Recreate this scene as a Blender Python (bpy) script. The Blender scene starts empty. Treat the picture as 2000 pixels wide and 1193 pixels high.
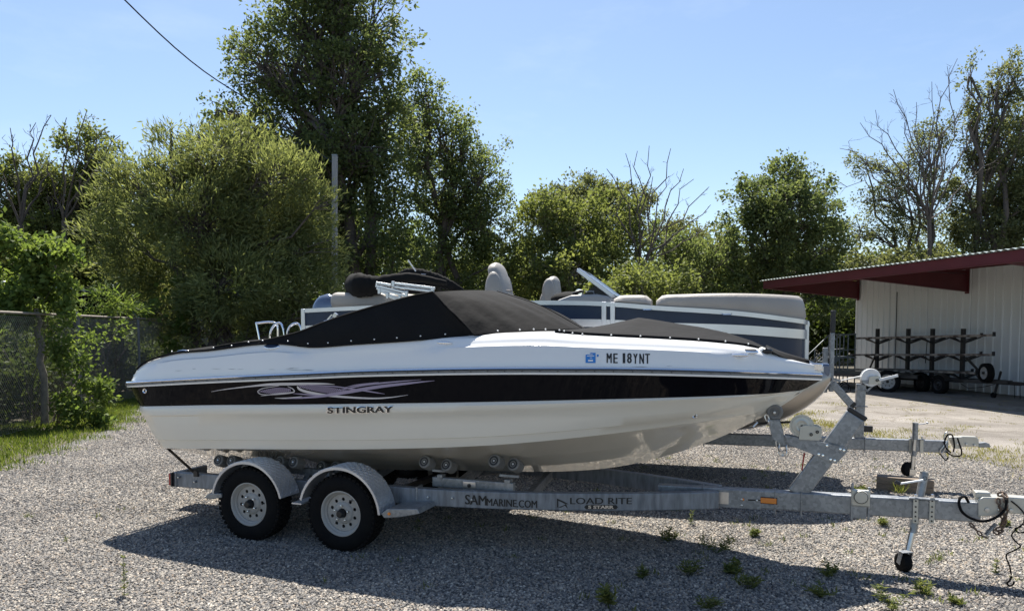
import bpy, bmesh, math, random
import numpy as np
from mathutils import Vector, Matrix
R = math.radians
SC = bpy.context.scene
COL = SC.collection

# ------------------------------------------------------------------ camera, world, sun, exposure
F, PITCH, HC = 1444.0, R(3.0), 1.9
CY = 643 + F * math.tan(PITCH)
cam = bpy.data.cameras.new('camera')
cam.sensor_fit = 'HORIZONTAL'; cam.sensor_width = 36.0
cam.lens = 36.0 * F / 2000.0
cam.shift_y = (CY - 596.5) / 2000.0
cam.clip_start = 0.1; cam.clip_end = 2000
camo = bpy.data.objects.new('camera', cam); COL.objects.link(camo)
camo.location = (0, 0, HC); camo.rotation_euler = (R(90) - PITCH, 0, 0)
SC.camera = camo

SUN_DIR = Vector((-0.09, 0.525, 1.0)).normalized()          # towards the sun
elev = math.asin(SUN_DIR.z)
W = bpy.data.worlds.new('World'); SC.world = W; W.use_nodes = True
nt = W.node_tree; nt.nodes.clear()
sky = nt.nodes.new('ShaderNodeTexSky'); sky.sky_type = 'NISHITA'; sky.sun_disc = False
sky.sun_elevation = elev; sky.sun_rotation = math.atan2(SUN_DIR.x, SUN_DIR.y)
sky.altitude = 0; sky.air_density = 1.0; sky.dust_density = 0.6; sky.ozone_density = 2.1
bg = nt.nodes.new('ShaderNodeBackground'); bg.inputs['Strength'].default_value = 0.073
wo = nt.nodes.new('ShaderNodeOutputWorld')
tcw = nt.nodes.new('ShaderNodeTexCoord'); mpw = nt.nodes.new('ShaderNodeMapping'); mpw.inputs['Scale'].default_value = (2.2, 2.2, 7.0)
nsw = nt.nodes.new('ShaderNodeTexNoise'); nsw.inputs['Scale'].default_value = 1.6; nsw.inputs['Detail'].default_value = 7; nsw.inputs['Roughness'].default_value = .62
rpw = nt.nodes.new('ShaderNodeValToRGB'); rpw.color_ramp.elements[0].position = .54; rpw.color_ramp.elements[0].color = (0, 0, 0, 1); rpw.color_ramp.elements[1].position = .85; rpw.color_ramp.elements[1].color = (.14, .14, .14, 1)
mxw = nt.nodes.new('ShaderNodeMix'); mxw.data_type = 'RGBA'; mxw.inputs[7].default_value = (7.5, 8.0, 8.6, 1)
nt.links.new(tcw.outputs['Generated'], mpw.inputs[0]); nt.links.new(mpw.outputs[0], nsw.inputs['Vector']); nt.links.new(nsw.outputs['Fac'], rpw.inputs[0])
nt.links.new(rpw.outputs[0], mxw.inputs[0]); nt.links.new(sky.outputs[0], mxw.inputs[6]); nt.links.new(mxw.outputs[2], bg.inputs[0]); nt.links.new(bg.outputs[0], wo.inputs[0])
sl = bpy.data.lights.new('sun', 'SUN'); sl.energy = 5.0; sl.angle = R(0.53); sl.color = (1.0, 0.95, 0.87)
slo = bpy.data.objects.new('sun', sl); COL.objects.link(slo)
slo.rotation_euler = SUN_DIR.to_track_quat('Z', 'Y').to_euler(); slo.location = (0, 0, 30)
vs = SC.view_settings
vs.view_transform = 'Standard'; vs.look = 'None'; vs.gamma = 1.0; vs.use_curve_mapping = False
vs.exposure = 1.18
SC.cycles.max_bounces = 8; SC.cycles.transparent_max_bounces = 8
SC.cycles.use_denoising = True

# ------------------------------------------------------------------ measuring helpers: pixel of the photograph -> point on a real surface
def ray(px, py):
    a = (px - 1000) / F; b = -(py - CY) / F
    return np.array([a, math.cos(PITCH) + b * math.sin(PITCH), -math.sin(PITCH) + b * math.cos(PITCH)])
CAM = np.array([0, 0, HC])
def ground(px, py, z=0.0):
    r = ray(px, py); return CAM + r * ((z - HC) / r[2])
def at(px, py, Y):
    r = ray(px, py); return CAM + r * (Y / r[1])
class Frame:
    def __init__(s, O, psi):
        s.O = np.array([O[0], O[1], 0.0]); s.psi = R(psi)
        s.d = np.array([math.cos(s.psi), -math.sin(s.psi), 0]); s.n = np.array([math.sin(s.psi), math.cos(s.psi), 0])
    def w(s, x, y, z): return s.O + x * s.d + y * s.n + np.array([0, 0, z])
    def loc(s, P): q = np.array(P) - s.O; return np.array([q @ s.d, q @ s.n, q[2]])
    def y(s, px, py, y):
        r = ray(px, py); t = (y - (CAM - s.O) @ s.n) / (r @ s.n); return s.loc(CAM + r * t)
    def surf(s, px, py, fy, y0=-1.0):
        y = y0
        for _ in range(50):
            q = s.y(px, py, y); y = .5 * y + .5 * fy(q[0], q[2])
        return q
B = Frame((-1.1113, 7.2800), 20.5)      # boat and its trailer: x to the bow, y away from the camera
P = Frame((4.7, 8.8), 16)               # pontoon boat and its trailer
WL = Frame((14.41, 20.74), 79.8)        # shed wall: x towards the camera along the wall, y into the shed
RK = Frame((13.0, 23.0), 79.8)          # rack trailer

def sp(x, X, Y):                        # smooth curve through points
    X = np.asarray(X, float); Y = np.asarray(Y, float)
    m = np.gradient(Y, X); x = min(max(x, X[0]), X[-1])
    i = int(min(max(np.searchsorted(X, x) - 1, 0), len(X) - 2)); h = X[i + 1] - X[i]; t = (x - X[i]) / h
    return float((2*t**3-3*t*t+1)*Y[i] + (t**3-2*t*t+t)*h*m[i] + (-2*t**3+3*t*t)*Y[i+1] + (t**3-t*t)*h*m[i+1])

# ------------------------------------------------------------------ materials
MATS = {}
def mat(name, col, rough=0.5, metal=0.0, col2=None, nscale=8.0, namt=0.5, bump=0.0, bscale=60.0, coat=0.0, spec=0.5, detail=4, voronoi=False, streak=None, sheen=0.0):
    if name in MATS: return MATS[name]
    m = bpy.data.materials.new(name); m.use_nodes = True; t = m.node_tree; N = t.nodes; L = t.links
    b = N['Principled BSDF']
    b.inputs['Base Color'].default_value = (*col, 1); b.inputs['Roughness'].default_value = rough; b.inputs['Metallic'].default_value = metal
    b.inputs['Specular IOR Level'].default_value = spec
    b.inputs['Coat Weight'].default_value = coat; b.inputs['Coat Roughness'].default_value = 0.03
    b.inputs['Sheen Weight'].default_value = sheen
    tc = N.new('ShaderNodeTexCoord')
    if col2 is not None:
        if voronoi:
            n = N.new('ShaderNodeTexVoronoi'); n.inputs['Scale'].default_value = nscale
            ns = N.new('ShaderNodeTexNoise'); ns.inputs['Scale'].default_value = nscale * .12; ns.inputs['Detail'].default_value = 5
            L.new(tc.outputs['Object'], ns.inputs['Vector'])
            mx = N.new('ShaderNodeMix'); mx.data_type = 'RGBA'; mx.inputs[0].default_value = .6
            L.new(n.outputs['Color'], mx.inputs[6]); L.new(ns.outputs['Fac'], mx.inputs[7]); src = mx.outputs[2]
            bw = N.new('ShaderNodeRGBToBW'); L.new(src, bw.inputs[0]); src = bw.outputs[0]
        else:
            n = N.new('ShaderNodeTexNoise'); n.inputs['Scale'].default_value = nscale; n.inputs['Detail'].default_value = detail; src = n.outputs['Fac']
        if streak:
            mp = N.new('ShaderNodeMapping'); mp.inputs['Scale'].default_value = streak
            L.new(tc.outputs['Object'], mp.inputs[0]); L.new(mp.outputs[0], n.inputs['Vector'])
        else: L.new(tc.outputs['Object'], n.inputs['Vector'])
        r = N.new('ShaderNodeValToRGB'); r.color_ramp.elements[0].position = .5 - .5 * namt; r.color_ramp.elements[1].position = .5 + .5 * namt
        r.color_ramp.elements[0].color = (*col, 1); r.color_ramp.elements[1].color = (*col2, 1)
        L.new(src, r.inputs[0]); L.new(r.outputs[0], b.inputs['Base Color'])
    if bump:
        n2 = N.new('ShaderNodeTexNoise'); n2.inputs['Scale'].default_value = bscale; n2.inputs['Detail'].default_value = 4
        L.new(tc.outputs['Object'], n2.inputs['Vector'])
        bp = N.new('ShaderNodeBump'); bp.inputs['Strength'].default_value = bump; bp.inputs['Distance'].default_value = .02
        L.new(n2.outputs['Fac'], bp.inputs['Height']); L.new(bp.outputs[0], b.inputs['Normal'])
    MATS[name] = m; return m

def leafmat(name, c1, c2, trans=0.45, tcol=1.6):
    m = bpy.data.materials.new(name); m.use_nodes = True; t = m.node_tree; N = t.nodes; L = t.links; N.clear()
    o = N.new('ShaderNodeOutputMaterial'); a = N.new('ShaderNodeAttribute'); a.attribute_name = 'var'
    r = N.new('ShaderNodeMix'); r.data_type = 'RGBA'; r.inputs[6].default_value = (*c1, 1); r.inputs[7].default_value = (*c2, 1)
    L.new(a.outputs['Fac'], r.inputs[0])
    d = N.new('ShaderNodeBsdfPrincipled'); d.inputs['Roughness'].default_value = .6; d.inputs['Specular IOR Level'].default_value = .16
    L.new(r.outputs[2], d.inputs['Base Color'])
    tr = N.new('ShaderNodeBsdfTranslucent'); g = N.new('ShaderNodeMix'); g.data_type = 'RGBA'; g.blend_type = 'MULTIPLY'; g.inputs[0].default_value = 1
    L.new(r.outputs[2], g.inputs[6]); g.inputs[7].default_value = (tcol * 1.05, tcol * 1.02, tcol * .62, 1); L.new(g.outputs[2], tr.inputs[0])
    mx = N.new('ShaderNodeMixShader'); mx.inputs[0].default_value = trans
    L.new(d.outputs[0], mx.inputs[1]); L.new(tr.outputs[0], mx.inputs[2]); L.new(mx.outputs[0], o.inputs[0])
    return m

M = dict(
    gel=mat('white_gelcoat', (.80, .79, .77), .16, col2=(.76, .755, .735), nscale=1.2, namt=.7, coat=.5),
    cream=mat('cream_gelcoat', (.76, .725, .64), .24, col2=(.68, .64, .555), nscale=1.6, namt=.7, coat=.3, streak=(.5, 1, 2.5)),
    bottom=mat('grey_bottom_gelcoat', (.80, .755, .66), .10, col2=(.72, .67, .57), nscale=2.2, namt=.8, spec=.7, coat=.9),
    blackgel=mat('black_gelcoat', (.004, .004, .006), .04, col2=(.005, .005, .007), nscale=2, spec=.09),
    chrome=mat('chrome', (.82, .83, .85), .10, 1.0),
    steel=mat('brushed_steel', (.62, .62, .62), .28, 1.0, col2=(.5, .5, .5), nscale=20),
    canvas=mat('black_canvas', (.007, .0069, .0072), .88, col2=(.012, .0117, .0118), nscale=2.2, bump=.8, bscale=5, spec=.15),
    rubber=mat('black_rubber', (.004, .004, .005), .85, spec=.15, col2=(.009, .0088, .0085), nscale=9, bump=.15, bscale=80),
    tread=mat('tyre_tread_rubber', (.006, .006, .006), .9, spec=.15, col2=(.016, .015, .014), nscale=6, bump=.6, bscale=70),
    galv=mat('galvanised_steel', (.155, .165, .175), .42, .6, col2=(.36, .375, .39), nscale=44, namt=.62, bump=.08, bscale=140, voronoi=True),
    galvd=mat('weathered_galvanised_steel', (.115, .125, .14), .5, .5, col2=(.30, .325, .355), nscale=7, namt=.6, bump=.1, bscale=120, detail=8, streak=(4, 4, .8)),
    alu=mat('aluminium', (.62, .64, .67), .28, .85, col2=(.54, .56, .59), nscale=4),
    rim=mat('white_wheel_paint', (.38, .37, .345), .45, col2=(.29, .275, .25), nscale=7, namt=.6),
    plate=mat('zinc_plated_steel', (.56, .55, .49), .36, .45, col2=(.44, .43, .385), nscale=6, namt=.7),
    white=mat('white_paint', (.78, .78, .76), .4), blacks=mat('black_sticker', (.012, .012, .012), .5),
    blackp=mat('black_plastic', (.012, .012, .013), .4), blacks2=mat('black_painted_steel', (.010, .010, .012), .45, col2=(.02, .018, .017), nscale=9),
    orange=mat('amber_lens', (.75, .22, .02), .25, coat=.5), red=mat('red_lens', (.35, .012, .01), .2, coat=.6),
    blue=mat('blue_sticker', (.02, .20, .58), .45), navy=mat('navy_panel', (.010, .022, .048), .24, col2=(.014, .028, .058), nscale=3, spec=.3),
    tan=mat('taupe_vinyl', (.34, .315, .28), .5, col2=(.30, .275, .245), nscale=3, bump=.15, bscale=30),
    greyrub=mat('grey_roller_rubber', (.20, .195, .185), .6, col2=(.15, .145, .135), nscale=14),
    wood=mat('weathered_timber', (.13, .10, .075), .85, col2=(.24, .195, .15), nscale=10, namt=.7, bump=.5, bscale=40, streak=(.6, 6, 6)),
    pole=mat('grey_pole_wood', (.24, .235, .23), .85, col2=(.40, .39, .38), nscale=6, bump=.4, bscale=30, streak=(6, 6, .4)),
    shed=mat('white_ribbed_metal', (.64, .66, .67), .5, col2=(.54, .555, .56), nscale=1.5, namt=.8, streak=(2, 2, .5)),
    maroon=mat('maroon_paint', (.115, .018, .024), .45, col2=(.085, .014, .018), nscale=3),
    roofm=mat('green_grey_roof_metal', (.40, .45, .42), .4, .2, col2=(.3, .33, .31), nscale=3),
    bark=mat('bark', (.055, .045, .038), .9, col2=(.12, .10, .088), nscale=14, bump=.6, bscale=30),
    barkg=mat('pale_grey_bark', (.15, .13, .105), .9, col2=(.27, .24, .20), nscale=12, bump=.5, bscale=30),
    carpet=mat('mottled_carpet', (.06, .045, .038), .95, col2=(.26, .23, .20), nscale=5, namt=.25, detail=1),
    glass=mat('tinted_glass', (.35, .45, .52), .04, 0.0, spec=.8, coat=.4),
    outb=mat('blue_grey_cowling', (.10, .13, .19), .15, .4, coat=.8),
    fence=mat('fence_galvanised', (.20, .19, .175), .55, .35, col2=(.34, .29, .24), nscale=5),
    fencep=mat('fence_post_grey', (.10, .115, .13), .5, .3, col2=(.17, .19, .20), nscale=6),
    lilac=mat('lilac_print', (.30, .26, .38), .3, coat=.4), silver=mat('silver_print', (.55, .54, .58), .3, .2, coat=.4),
    rust=mat('rusty_chain', (.10, .055, .035), .8, .3, col2=(.22, .17, .13), nscale=40),
)

# ------------------------------------------------------------------ mesh helpers
class MB:
    def __init__(s): s.v = []; s.f = []; s.m = []
    def add(s, vs_, fs, m=0):
        o = len(s.v); s.v += [tuple(map(float, v)) for v in vs_]
        for f in fs: s.f.append(tuple(i + o for i in f)); s.m.append(m)
        return s
    def box(s, c, size, rot=None, m=0):
        sx, sy, sz = [k / 2 for k in size]
        vs_ = [Vector((x, y, z)) for x in (-sx, sx) for y in (-sy, sy) for z in (-sz, sz)]
        if rot is not None: vs_ = [rot @ v for v in vs_]
        vs_ = [v + Vector(c) for v in vs_]
        return s.add(vs_, [(0, 1, 3, 2), (4, 6, 7, 5), (0, 4, 5, 1), (2, 3, 7, 6), (0, 2, 6, 4), (1, 5, 7, 3)], m)
    def beam(s, a, b, w, h, up=(0, 0, 1), m=0):     # w across, h along up
        a = Vector(a); b = Vector(b); d = (b - a).normalized(); up = Vector(up)
        si = d.cross(up).normalized(); up = si.cross(d).normalized()
        vs_ = []
        for p in (a, b):
            for i, j in ((-1, -1), (1, -1), (1, 1), (-1, 1)): vs_.append(p + si * (i * w / 2) + up * (j * h / 2))
        return s.add(vs_, [(3, 2, 1, 0), (4, 5, 6, 7), (0, 1, 5, 4), (1, 2, 6, 5), (2, 3, 7, 6), (3, 0, 4, 7)], m)
    def tube(s, pts, r, seg=8, m=0, cap=True):
        pts = [Vector(p) for p in pts]; n = len(pts); rs = r if hasattr(r, '__len__') else [r] * n
        vs_ = []; prev = None
        for i, p in enumerate(pts):
            d = (pts[min(i + 1, n - 1)] - pts[max(i - 1, 0)]).normalized()
            if prev is None: u = d.orthogonal().normalized()
            else: u = (prev - d * prev.dot(d)); u = u.normalized() if u.length > 1e-6 else d.orthogonal().normalized()
            prev = u; w = d.cross(u)
            for k in range(seg):
                a = 2 * math.pi * k / seg; vs_.append(p + (u * math.cos(a) + w * math.sin(a)) * rs[i])
        fs = [(i*seg+k, i*seg+(k+1) % seg, (i+1)*seg+(k+1) % seg, (i+1)*seg+k) for i in range(n-1) for k in range(seg)]
        if cap: fs += [tuple(range(seg))[::-1], tuple((n-1)*seg+k for k in range(seg))]
        return s.add(vs_, fs, m)
    def stube(s, pts, r, seg=8, m=0, k=5):
        n = len(pts); ts = np.linspace(0, n - 1, (n - 1) * k + 1); c = [[float(p[i]) for p in pts] for i in range(3)]
        return s.tube([(sp(t, range(n), c[0]), sp(t, range(n), c[1]), sp(t, range(n), c[2])) for t in ts], r, seg, m)
    def rsweep(s, pts, w, h, m=0):      # rectangular tube along a gently bent path
        rows = []; n = len(pts)
        for i, p in enumerate(pts):
            a = pts[max(i-1, 0)]; b = pts[min(i+1, n-1)]; d = Vector((b[0]-a[0], b[1]-a[1], 0)).normalized(); o = Vector((-d.y, d.x, 0)) * w / 2
            rows.append([(p[0]+o.x*j, p[1]+o.y*j, p[2]+k*h/2) for j, k in ((-1, -1), (1, -1), (1, 1), (-1, 1), (-1, -1))])
        s.grid(rows); s.add(rows[0][:4], [(0, 1, 2, 3)]); return s.add(rows[-1][:4], [(3, 2, 1, 0)])
    def lathe(s, prof, c, axis='y', seg=32, m=0, rot=None, close=False):   # prof: (r, t) along the axis
        vs_ = []
        for r, t in prof:
            for k in range(seg):
                a = 2 * math.pi * k / seg
                v = Vector((r*math.cos(a), t, r*math.sin(a))) if axis == 'y' else Vector((t, r*math.cos(a), r*math.sin(a))) if axis == 'x' else Vector((r*math.cos(a), r*math.sin(a), t))
                if rot is not None: v = rot @ v
                vs_.append(v + Vector(c))
        n = len(prof); fl = axis == 'y'
        fs = []
        for i in range(n - 1 + (1 if close else 0)):
            j = (i + 1) % n
            for k in range(seg):
                q = (i*seg+k, i*seg+(k+1) % seg, j*seg+(k+1) % seg, j*seg+k); fs.append(q if fl else q[::-1])
        return s.add(vs_, fs, m)
    def prism(s, pts, a, b, axis='y', m=0):          # polygon in (x,z) extruded from y=a to y=b
        n = len(pts)
        mk = (lambda p, t: (p[0], t, p[1])) if axis == 'y' else (lambda p, t: (t, p[0], p[1])) if axis == 'x' else (lambda p, t: (p[0], p[1], t))
        vs_ = [mk(p, a) for p in pts] + [mk(p, b) for p in pts]
        return s.add(vs_, [tuple(range(n)), tuple(range(2*n-1, n-1, -1))] + [(i, i+n, (i+1) % n+n, (i+1) % n) for i in range(n)], m)
    def grid(s, rows, m=0, flip=False):
        n = len(rows[0]); vs_ = [p for r in rows for p in r]
        fs = [(i*n+j, i*n+j+1, (i+1)*n+j+1, (i+1)*n+j) for i in range(len(rows)-1) for j in range(n-1)]
        if flip: fs = [f[::-1] for f in fs]
        return s.add(vs_, fs, m)
    def sphere(s, c, r, seg=16, rings=8, m=0):
        rx, ry, rz = r if hasattr(r, '__len__') else (r, r, r)
        rows = [[(c[0]+rx*math.sin(math.pi*i/rings)*math.cos(2*math.pi*j/seg), c[1]+ry*math.sin(math.pi*i/rings)*math.sin(2*math.pi*j/seg), c[2]+rz*math.cos(math.pi*i/rings)) for j in range(seg+1)] for i in range(rings+1)]
        return s.grid(rows, m, flip=False)
    def build(s, name, mats, parent=None, smooth=35, bevel=0.0, normals=True):
        me = bpy.data.meshes.new(name); me.from_pydata(s.v, [], s.f)
        mats = mats if isinstance(mats, (list, tuple)) else [mats]
        for k in mats: me.materials.append(M[k] if isinstance(k, str) else k)
        if len(mats) > 1: me.polygons.foreach_set('material_index', s.m)
        if normals:
            bm = bmesh.new(); bm.from_mesh(me); bmesh.ops.remove_doubles(bm, verts=bm.verts, dist=1e-5)
            bmesh.ops.recalc_face_normals(bm, faces=bm.faces); bm.to_mesh(me); bm.free()
        if smooth: me.shade_smooth(); me.set_sharp_from_angle(angle=R(smooth))
        o = bpy.data.objects.new(name, me); COL.objects.link(o)
        if parent is not None: o.parent = parent
        if bevel:
            b = o.modifiers.new('bevel', 'BEVEL'); b.width = bevel; b.segments = 2; b.limit_method = 'ANGLE'; b.angle_limit = R(40); b.harden_normals = False
        return o
def tag(o, label=None, cat=None, group=None, kind=None):
    for k, v in (('label', label), ('category', cat), ('group', group), ('kind', kind)):
        if v: o[k] = v
    return o
def thing(name, label, cat, loc=(0, 0, 0), rz=0.0, group=None):
    o = bpy.data.objects.new(name, None); o.empty_display_size = .2; COL.objects.link(o)
    o.location = loc; o.rotation_euler = (0, 0, rz); return tag(o, label, cat, group)
def fthing(name, label, cat, fr, group=None): return thing(name, label, cat, tuple(fr.O), -fr.psi, group)
def copy_part(o, parent, loc=None, rot=None):
    c = o.copy(); COL.objects.link(c); c.parent = parent
    if loc is not None: c.location = loc
    if rot is not None: c.rotation_euler = rot
    for ch in list(o.children): copy_part(ch, c)
    return c
def text2d(txt, size, bold=0.0, sx=1.0, spacing=1.0):
    c = bpy.data.curves.new('txt', 'FONT'); c.body = txt; c.size = size; c.offset = bold * size; c.space_character = spacing; c.fill_mode = 'FRONT'; c.resolution_u = 3
    o = bpy.data.objects.new('txt', c); COL.objects.link(o); bpy.context.view_layer.update()
    me = bpy.data.meshes.new_from_object(o.evaluated_get(bpy.context.evaluated_depsgraph_get()))
    v = [(p.co.x * sx, p.co.y) for p in me.vertices]; f = [tuple(p.vertices) for p in me.polygons]
    bpy.data.objects.remove(o); bpy.data.curves.remove(c); bpy.data.meshes.remove(me)
    return v, f
def holed_plate(outer, holes, th):
    c = bpy.data.curves.new('pl', 'CURVE'); c.dimensions = '2D'; c.fill_mode = 'BOTH'; c.extrude = th / 2
    for pts in [outer] + holes:
        s = c.splines.new('POLY'); s.points.add(len(pts) - 1); s.use_cyclic_u = True
        for p, q in zip(s.points, pts): p.co = (q[0], q[1], 0, 1)
    o = bpy.data.objects.new('pl', c); COL.objects.link(o); bpy.context.view_layer.update()
    me = bpy.data.meshes.new_from_object(o.evaluated_get(bpy.context.evaluated_depsgraph_get()))
    v = [tuple(p.co) for p in me.vertices]; f = [tuple(p.vertices) for p in me.polygons]
    bpy.data.objects.remove(o); bpy.data.curves.remove(c); bpy.data.meshes.remove(me)
    return v, f
def circ(cx, cy, r, n=20): return [(cx + r*math.cos(2*math.pi*k/n), cy + r*math.sin(2*math.pi*k/n)) for k in range(n)]

# ------------------------------------------------------------------ foliage helpers (numpy)
def unit(a): return a / np.maximum(np.linalg.norm(a, axis=1, keepdims=True), 1e-9)
def leaf_arrays(p, axis, nrm, L, Wd, var):
    n = len(p); side = unit(np.cross(axis, nrm)); nn = np.cross(side, axis)
    L = np.broadcast_to(np.asarray(L), (n,))[:, None]; Wd = np.broadcast_to(np.asarray(Wd), (n,))[:, None]
    v = np.stack([p, p + axis*L*.45 + side*Wd*.5 + nn*Wd*.18, p + axis*L, p + axis*L*.45 - side*Wd*.5 + nn*Wd*.18], 1).reshape(-1, 3)
    return v, np.asarray(var, np.float32)
def leaf_mesh(name, v, var, material, parent=None):
    n = len(var); me = bpy.data.meshes.new(name)
    me.vertices.add(4*n); me.vertices.foreach_set('co', v.astype(np.float32).ravel())
    me.loops.add(4*n); me.loops.foreach_set('vertex_index', np.arange(4*n, dtype=np.int32))
    me.polygons.add(n); me.polygons.foreach_set('loop_start', np.arange(0, 4*n, 4, dtype=np.int32))
    me.materials.append(material); me.update(calc_edges=True)
    a = me.attributes.new('var', 'FLOAT', 'FACE'); a.data.foreach_set('value', var)
    o = bpy.data.objects.new(name, me); COL.objects.link(o)
    if parent is not None: o.parent = parent
    return o
def crown_points(rng, lobes, tips_per_m3, clump=.5):
    """lobes: centre, radii. Twig tips gathered in clumps, denser towards the outside."""
    T = []; Dn = []; K = []
    for c, r in lobes:
        vol = 4.19 * r[0]*r[1]*r[2]; nc = max(4, int(vol ** .66 * 10.0))
        u = unit(rng.normal(size=(nc, 3))); cl = u * (rng.uniform(.18, 1.0, (nc, 1)) ** .45) * np.where(rng.uniform(size=(nc, 1)) < .28, rng.uniform(1.0, 1.34, (nc, 1)), .94)
        npc = max(3, int(vol * tips_per_m3 / nc))
        cs = clump * (r[0]*r[1]*r[2]) ** (1/3) * rng.uniform(.08, .27, (nc, 1, 1))
        off = rng.normal(size=(nc, npc, 3)) * cs; off[..., 2] *= .7
        p = (c + cl * r)[:, None, :] + off
        d = unit((p - np.array(c) + np.array([0, 0, .3*r[2]])).reshape(-1, 3))
        T.append(p.reshape(-1, 3)); Dn.append(d); K.append(c + cl * r * .92)
    return np.concatenate(T), np.concatenate(Dn), np.concatenate(K)
def leaves_on(rng, T, Dn, per, spread, L, Wd, droop=.2, along=.7, flat=.7):
    n = len(T) * per; p = np.repeat(T, per, 0) + rng.normal(size=(n, 3)) * spread
    ax = unit(np.repeat(Dn, per, 0) * along + rng.normal(size=(n, 3)) * .6 + np.array([0, 0, -droop]))
    nr = rng.normal(size=(n, 3)) * (1 - flat) + np.array([0, 0, flat]) + rng.normal(size=(n, 3)) * .35
    var = np.clip(np.repeat(rng.uniform(0, 1, len(T)), per) * .5 + rng.uniform(0, 1, n) * .5, 0, 1)
    s = rng.uniform(.65, 1.25, n)
    return leaf_arrays(p, ax, nr, L * s, Wd * s, var)
def limb(mb, a, b, r0, r1, rng, sag=.06, n=5, seg=6):
    a = np.array(a, float); b = np.array(b, float); d = np.linalg.norm(b - a); pts = []
    for i in range(n + 1):
        t = i / n; p = a + (b - a) * t
        if 0 < i < n: p = p + rng.normal(size=3) * d * sag * .5
        p[2] += math.sin(t * math.pi) * d * .05; pts.append(p)
    mb.tube(pts, [r0 + (r1 - r0) * i / n for i in range(n + 1)], seg, cap=False); return pts
def tree(name, label, lobes_px, Y, base_px, leafm, barkm='bark', trunk_r=.22, seed=1, tips=9.0, per=6, spread=.16, L=.17, Wd=.10, droop=.2, along=.7, flat=.6, depth=.8, stems=1, group=None, clump=.5, fork=.3, twigs=1.0, cat='tree'):
    rng = np.random.default_rng(seed); sc = Y / F; lobes = []
    for q in lobes_px:
        px, py, rx, ry = q[:4]; dy = q[4] if len(q) > 4 else rng.uniform(-.5, .5) * rx * sc
        lobes.append((at(px, py, Y + dy), np.array([rx*sc, rx*sc*depth, ry*sc])))
    bx = at(base_px, 700, Y)[0]; base = np.array([bx, Y, 0.0])
    root = thing(name, label, cat, tuple(base), 0, group)
    T, Dn, K = crown_points(rng, lobes, tips * 5.0, clump)
    v, var = leaves_on(rng, T, Dn, per, spread, L * .9, Wd * .9, droop, along, flat)
    leaf_mesh('crown', v - base, var, leafm, root)
    mb = MB(); top = max(l[0][2] for l in lobes); tops = sorted(lobes, key=lambda l: -l[0][2])
    for sidx in range(stems):
        tgt = tops[sidx % len(tops)][0]; b0 = np.array([rng.normal()*.25*(stems > 1), rng.normal()*.2*(stems > 1), -.1])
        trunk = limb(mb, b0, tgt - base, trunk_r, trunk_r * .18, rng, .05, 8, 8)
        if sidx == 0: main = trunk
    LP = []
    for c, r in lobes:
        h = c - base; k = min(range(len(main)), key=lambda i: abs(main[i][2] - max(h[2]*.72 - fork, main[0][2] + .3)))
        r0 = trunk_r * (1 - .8 * k / len(main)) * .55
        LP.append(limb(mb, main[k], h, r0, r0 * .3, rng, .08, 5, 6))
    for kpt in K[:int(len(K) * twigs * .6)]:
        li = min(range(len(lobes)), key=lambda q: np.linalg.norm((kpt - lobes[q][0]) / lobes[q][1])); limb(mb, LP[li][rng.integers(2, 6)], kpt - base, .035 * trunk_r / .2, .010, rng, .12, 3, 4)
    mb.build('trunk', barkm, root, 60, normals=False)
    return root

# ================================================================== SETTING
def ground_material():
    m = bpy.data.materials.new('gravel_ground'); m.use_nodes = True; t = m.node_tree; N = t.nodes; L = t.links; b = N['Principled BSDF']
    tc = N.new('ShaderNodeTexCoord'); v = N.new('ShaderNodeTexVoronoi'); v.inputs['Scale'].default_value = 42
    L.new(tc.outputs['Object'], v.inputs['Vector']); bw = N.new('ShaderNodeRGBToBW'); L.new(v.outputs['Color'], bw.inputs[0])
    r = N.new('ShaderNodeValToRGB'); e = r.color_ramp.elements; e[0].position = .2; e[0].color = (.07, .07, .072, 1); e[1].position = .8; e[1].color = (.32, .305, .28, 1)
    L.new(bw.outputs[0], r.inputs[0]); n = N.new('ShaderNodeTexNoise'); n.inputs['Scale'].default_value = .5; n.inputs['Detail'].default_value = 5; L.new(tc.outputs['Object'], n.inputs['Vector'])
    mx = N.new('ShaderNodeMix'); mx.data_type = 'RGBA'; mx.blend_type = 'MULTIPLY'; mx.inputs[0].default_value = .5
    L.new(r.outputs[0], mx.inputs[6]); L.new(n.outputs['Fac'], mx.inputs[7]); L.new(mx.outputs[2], b.inputs['Base Color']); b.inputs['Roughness'].default_value = .95
    bp = N.new('ShaderNodeBump'); bp.inputs['Strength'].default_value = 1; bp.inputs['Distance'].default_value = .03; bp.invert = True
    L.new(v.outputs['Distance'], bp.inputs['Height']); L.new(bp.outputs[0], b.inputs['Normal']); return m
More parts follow.
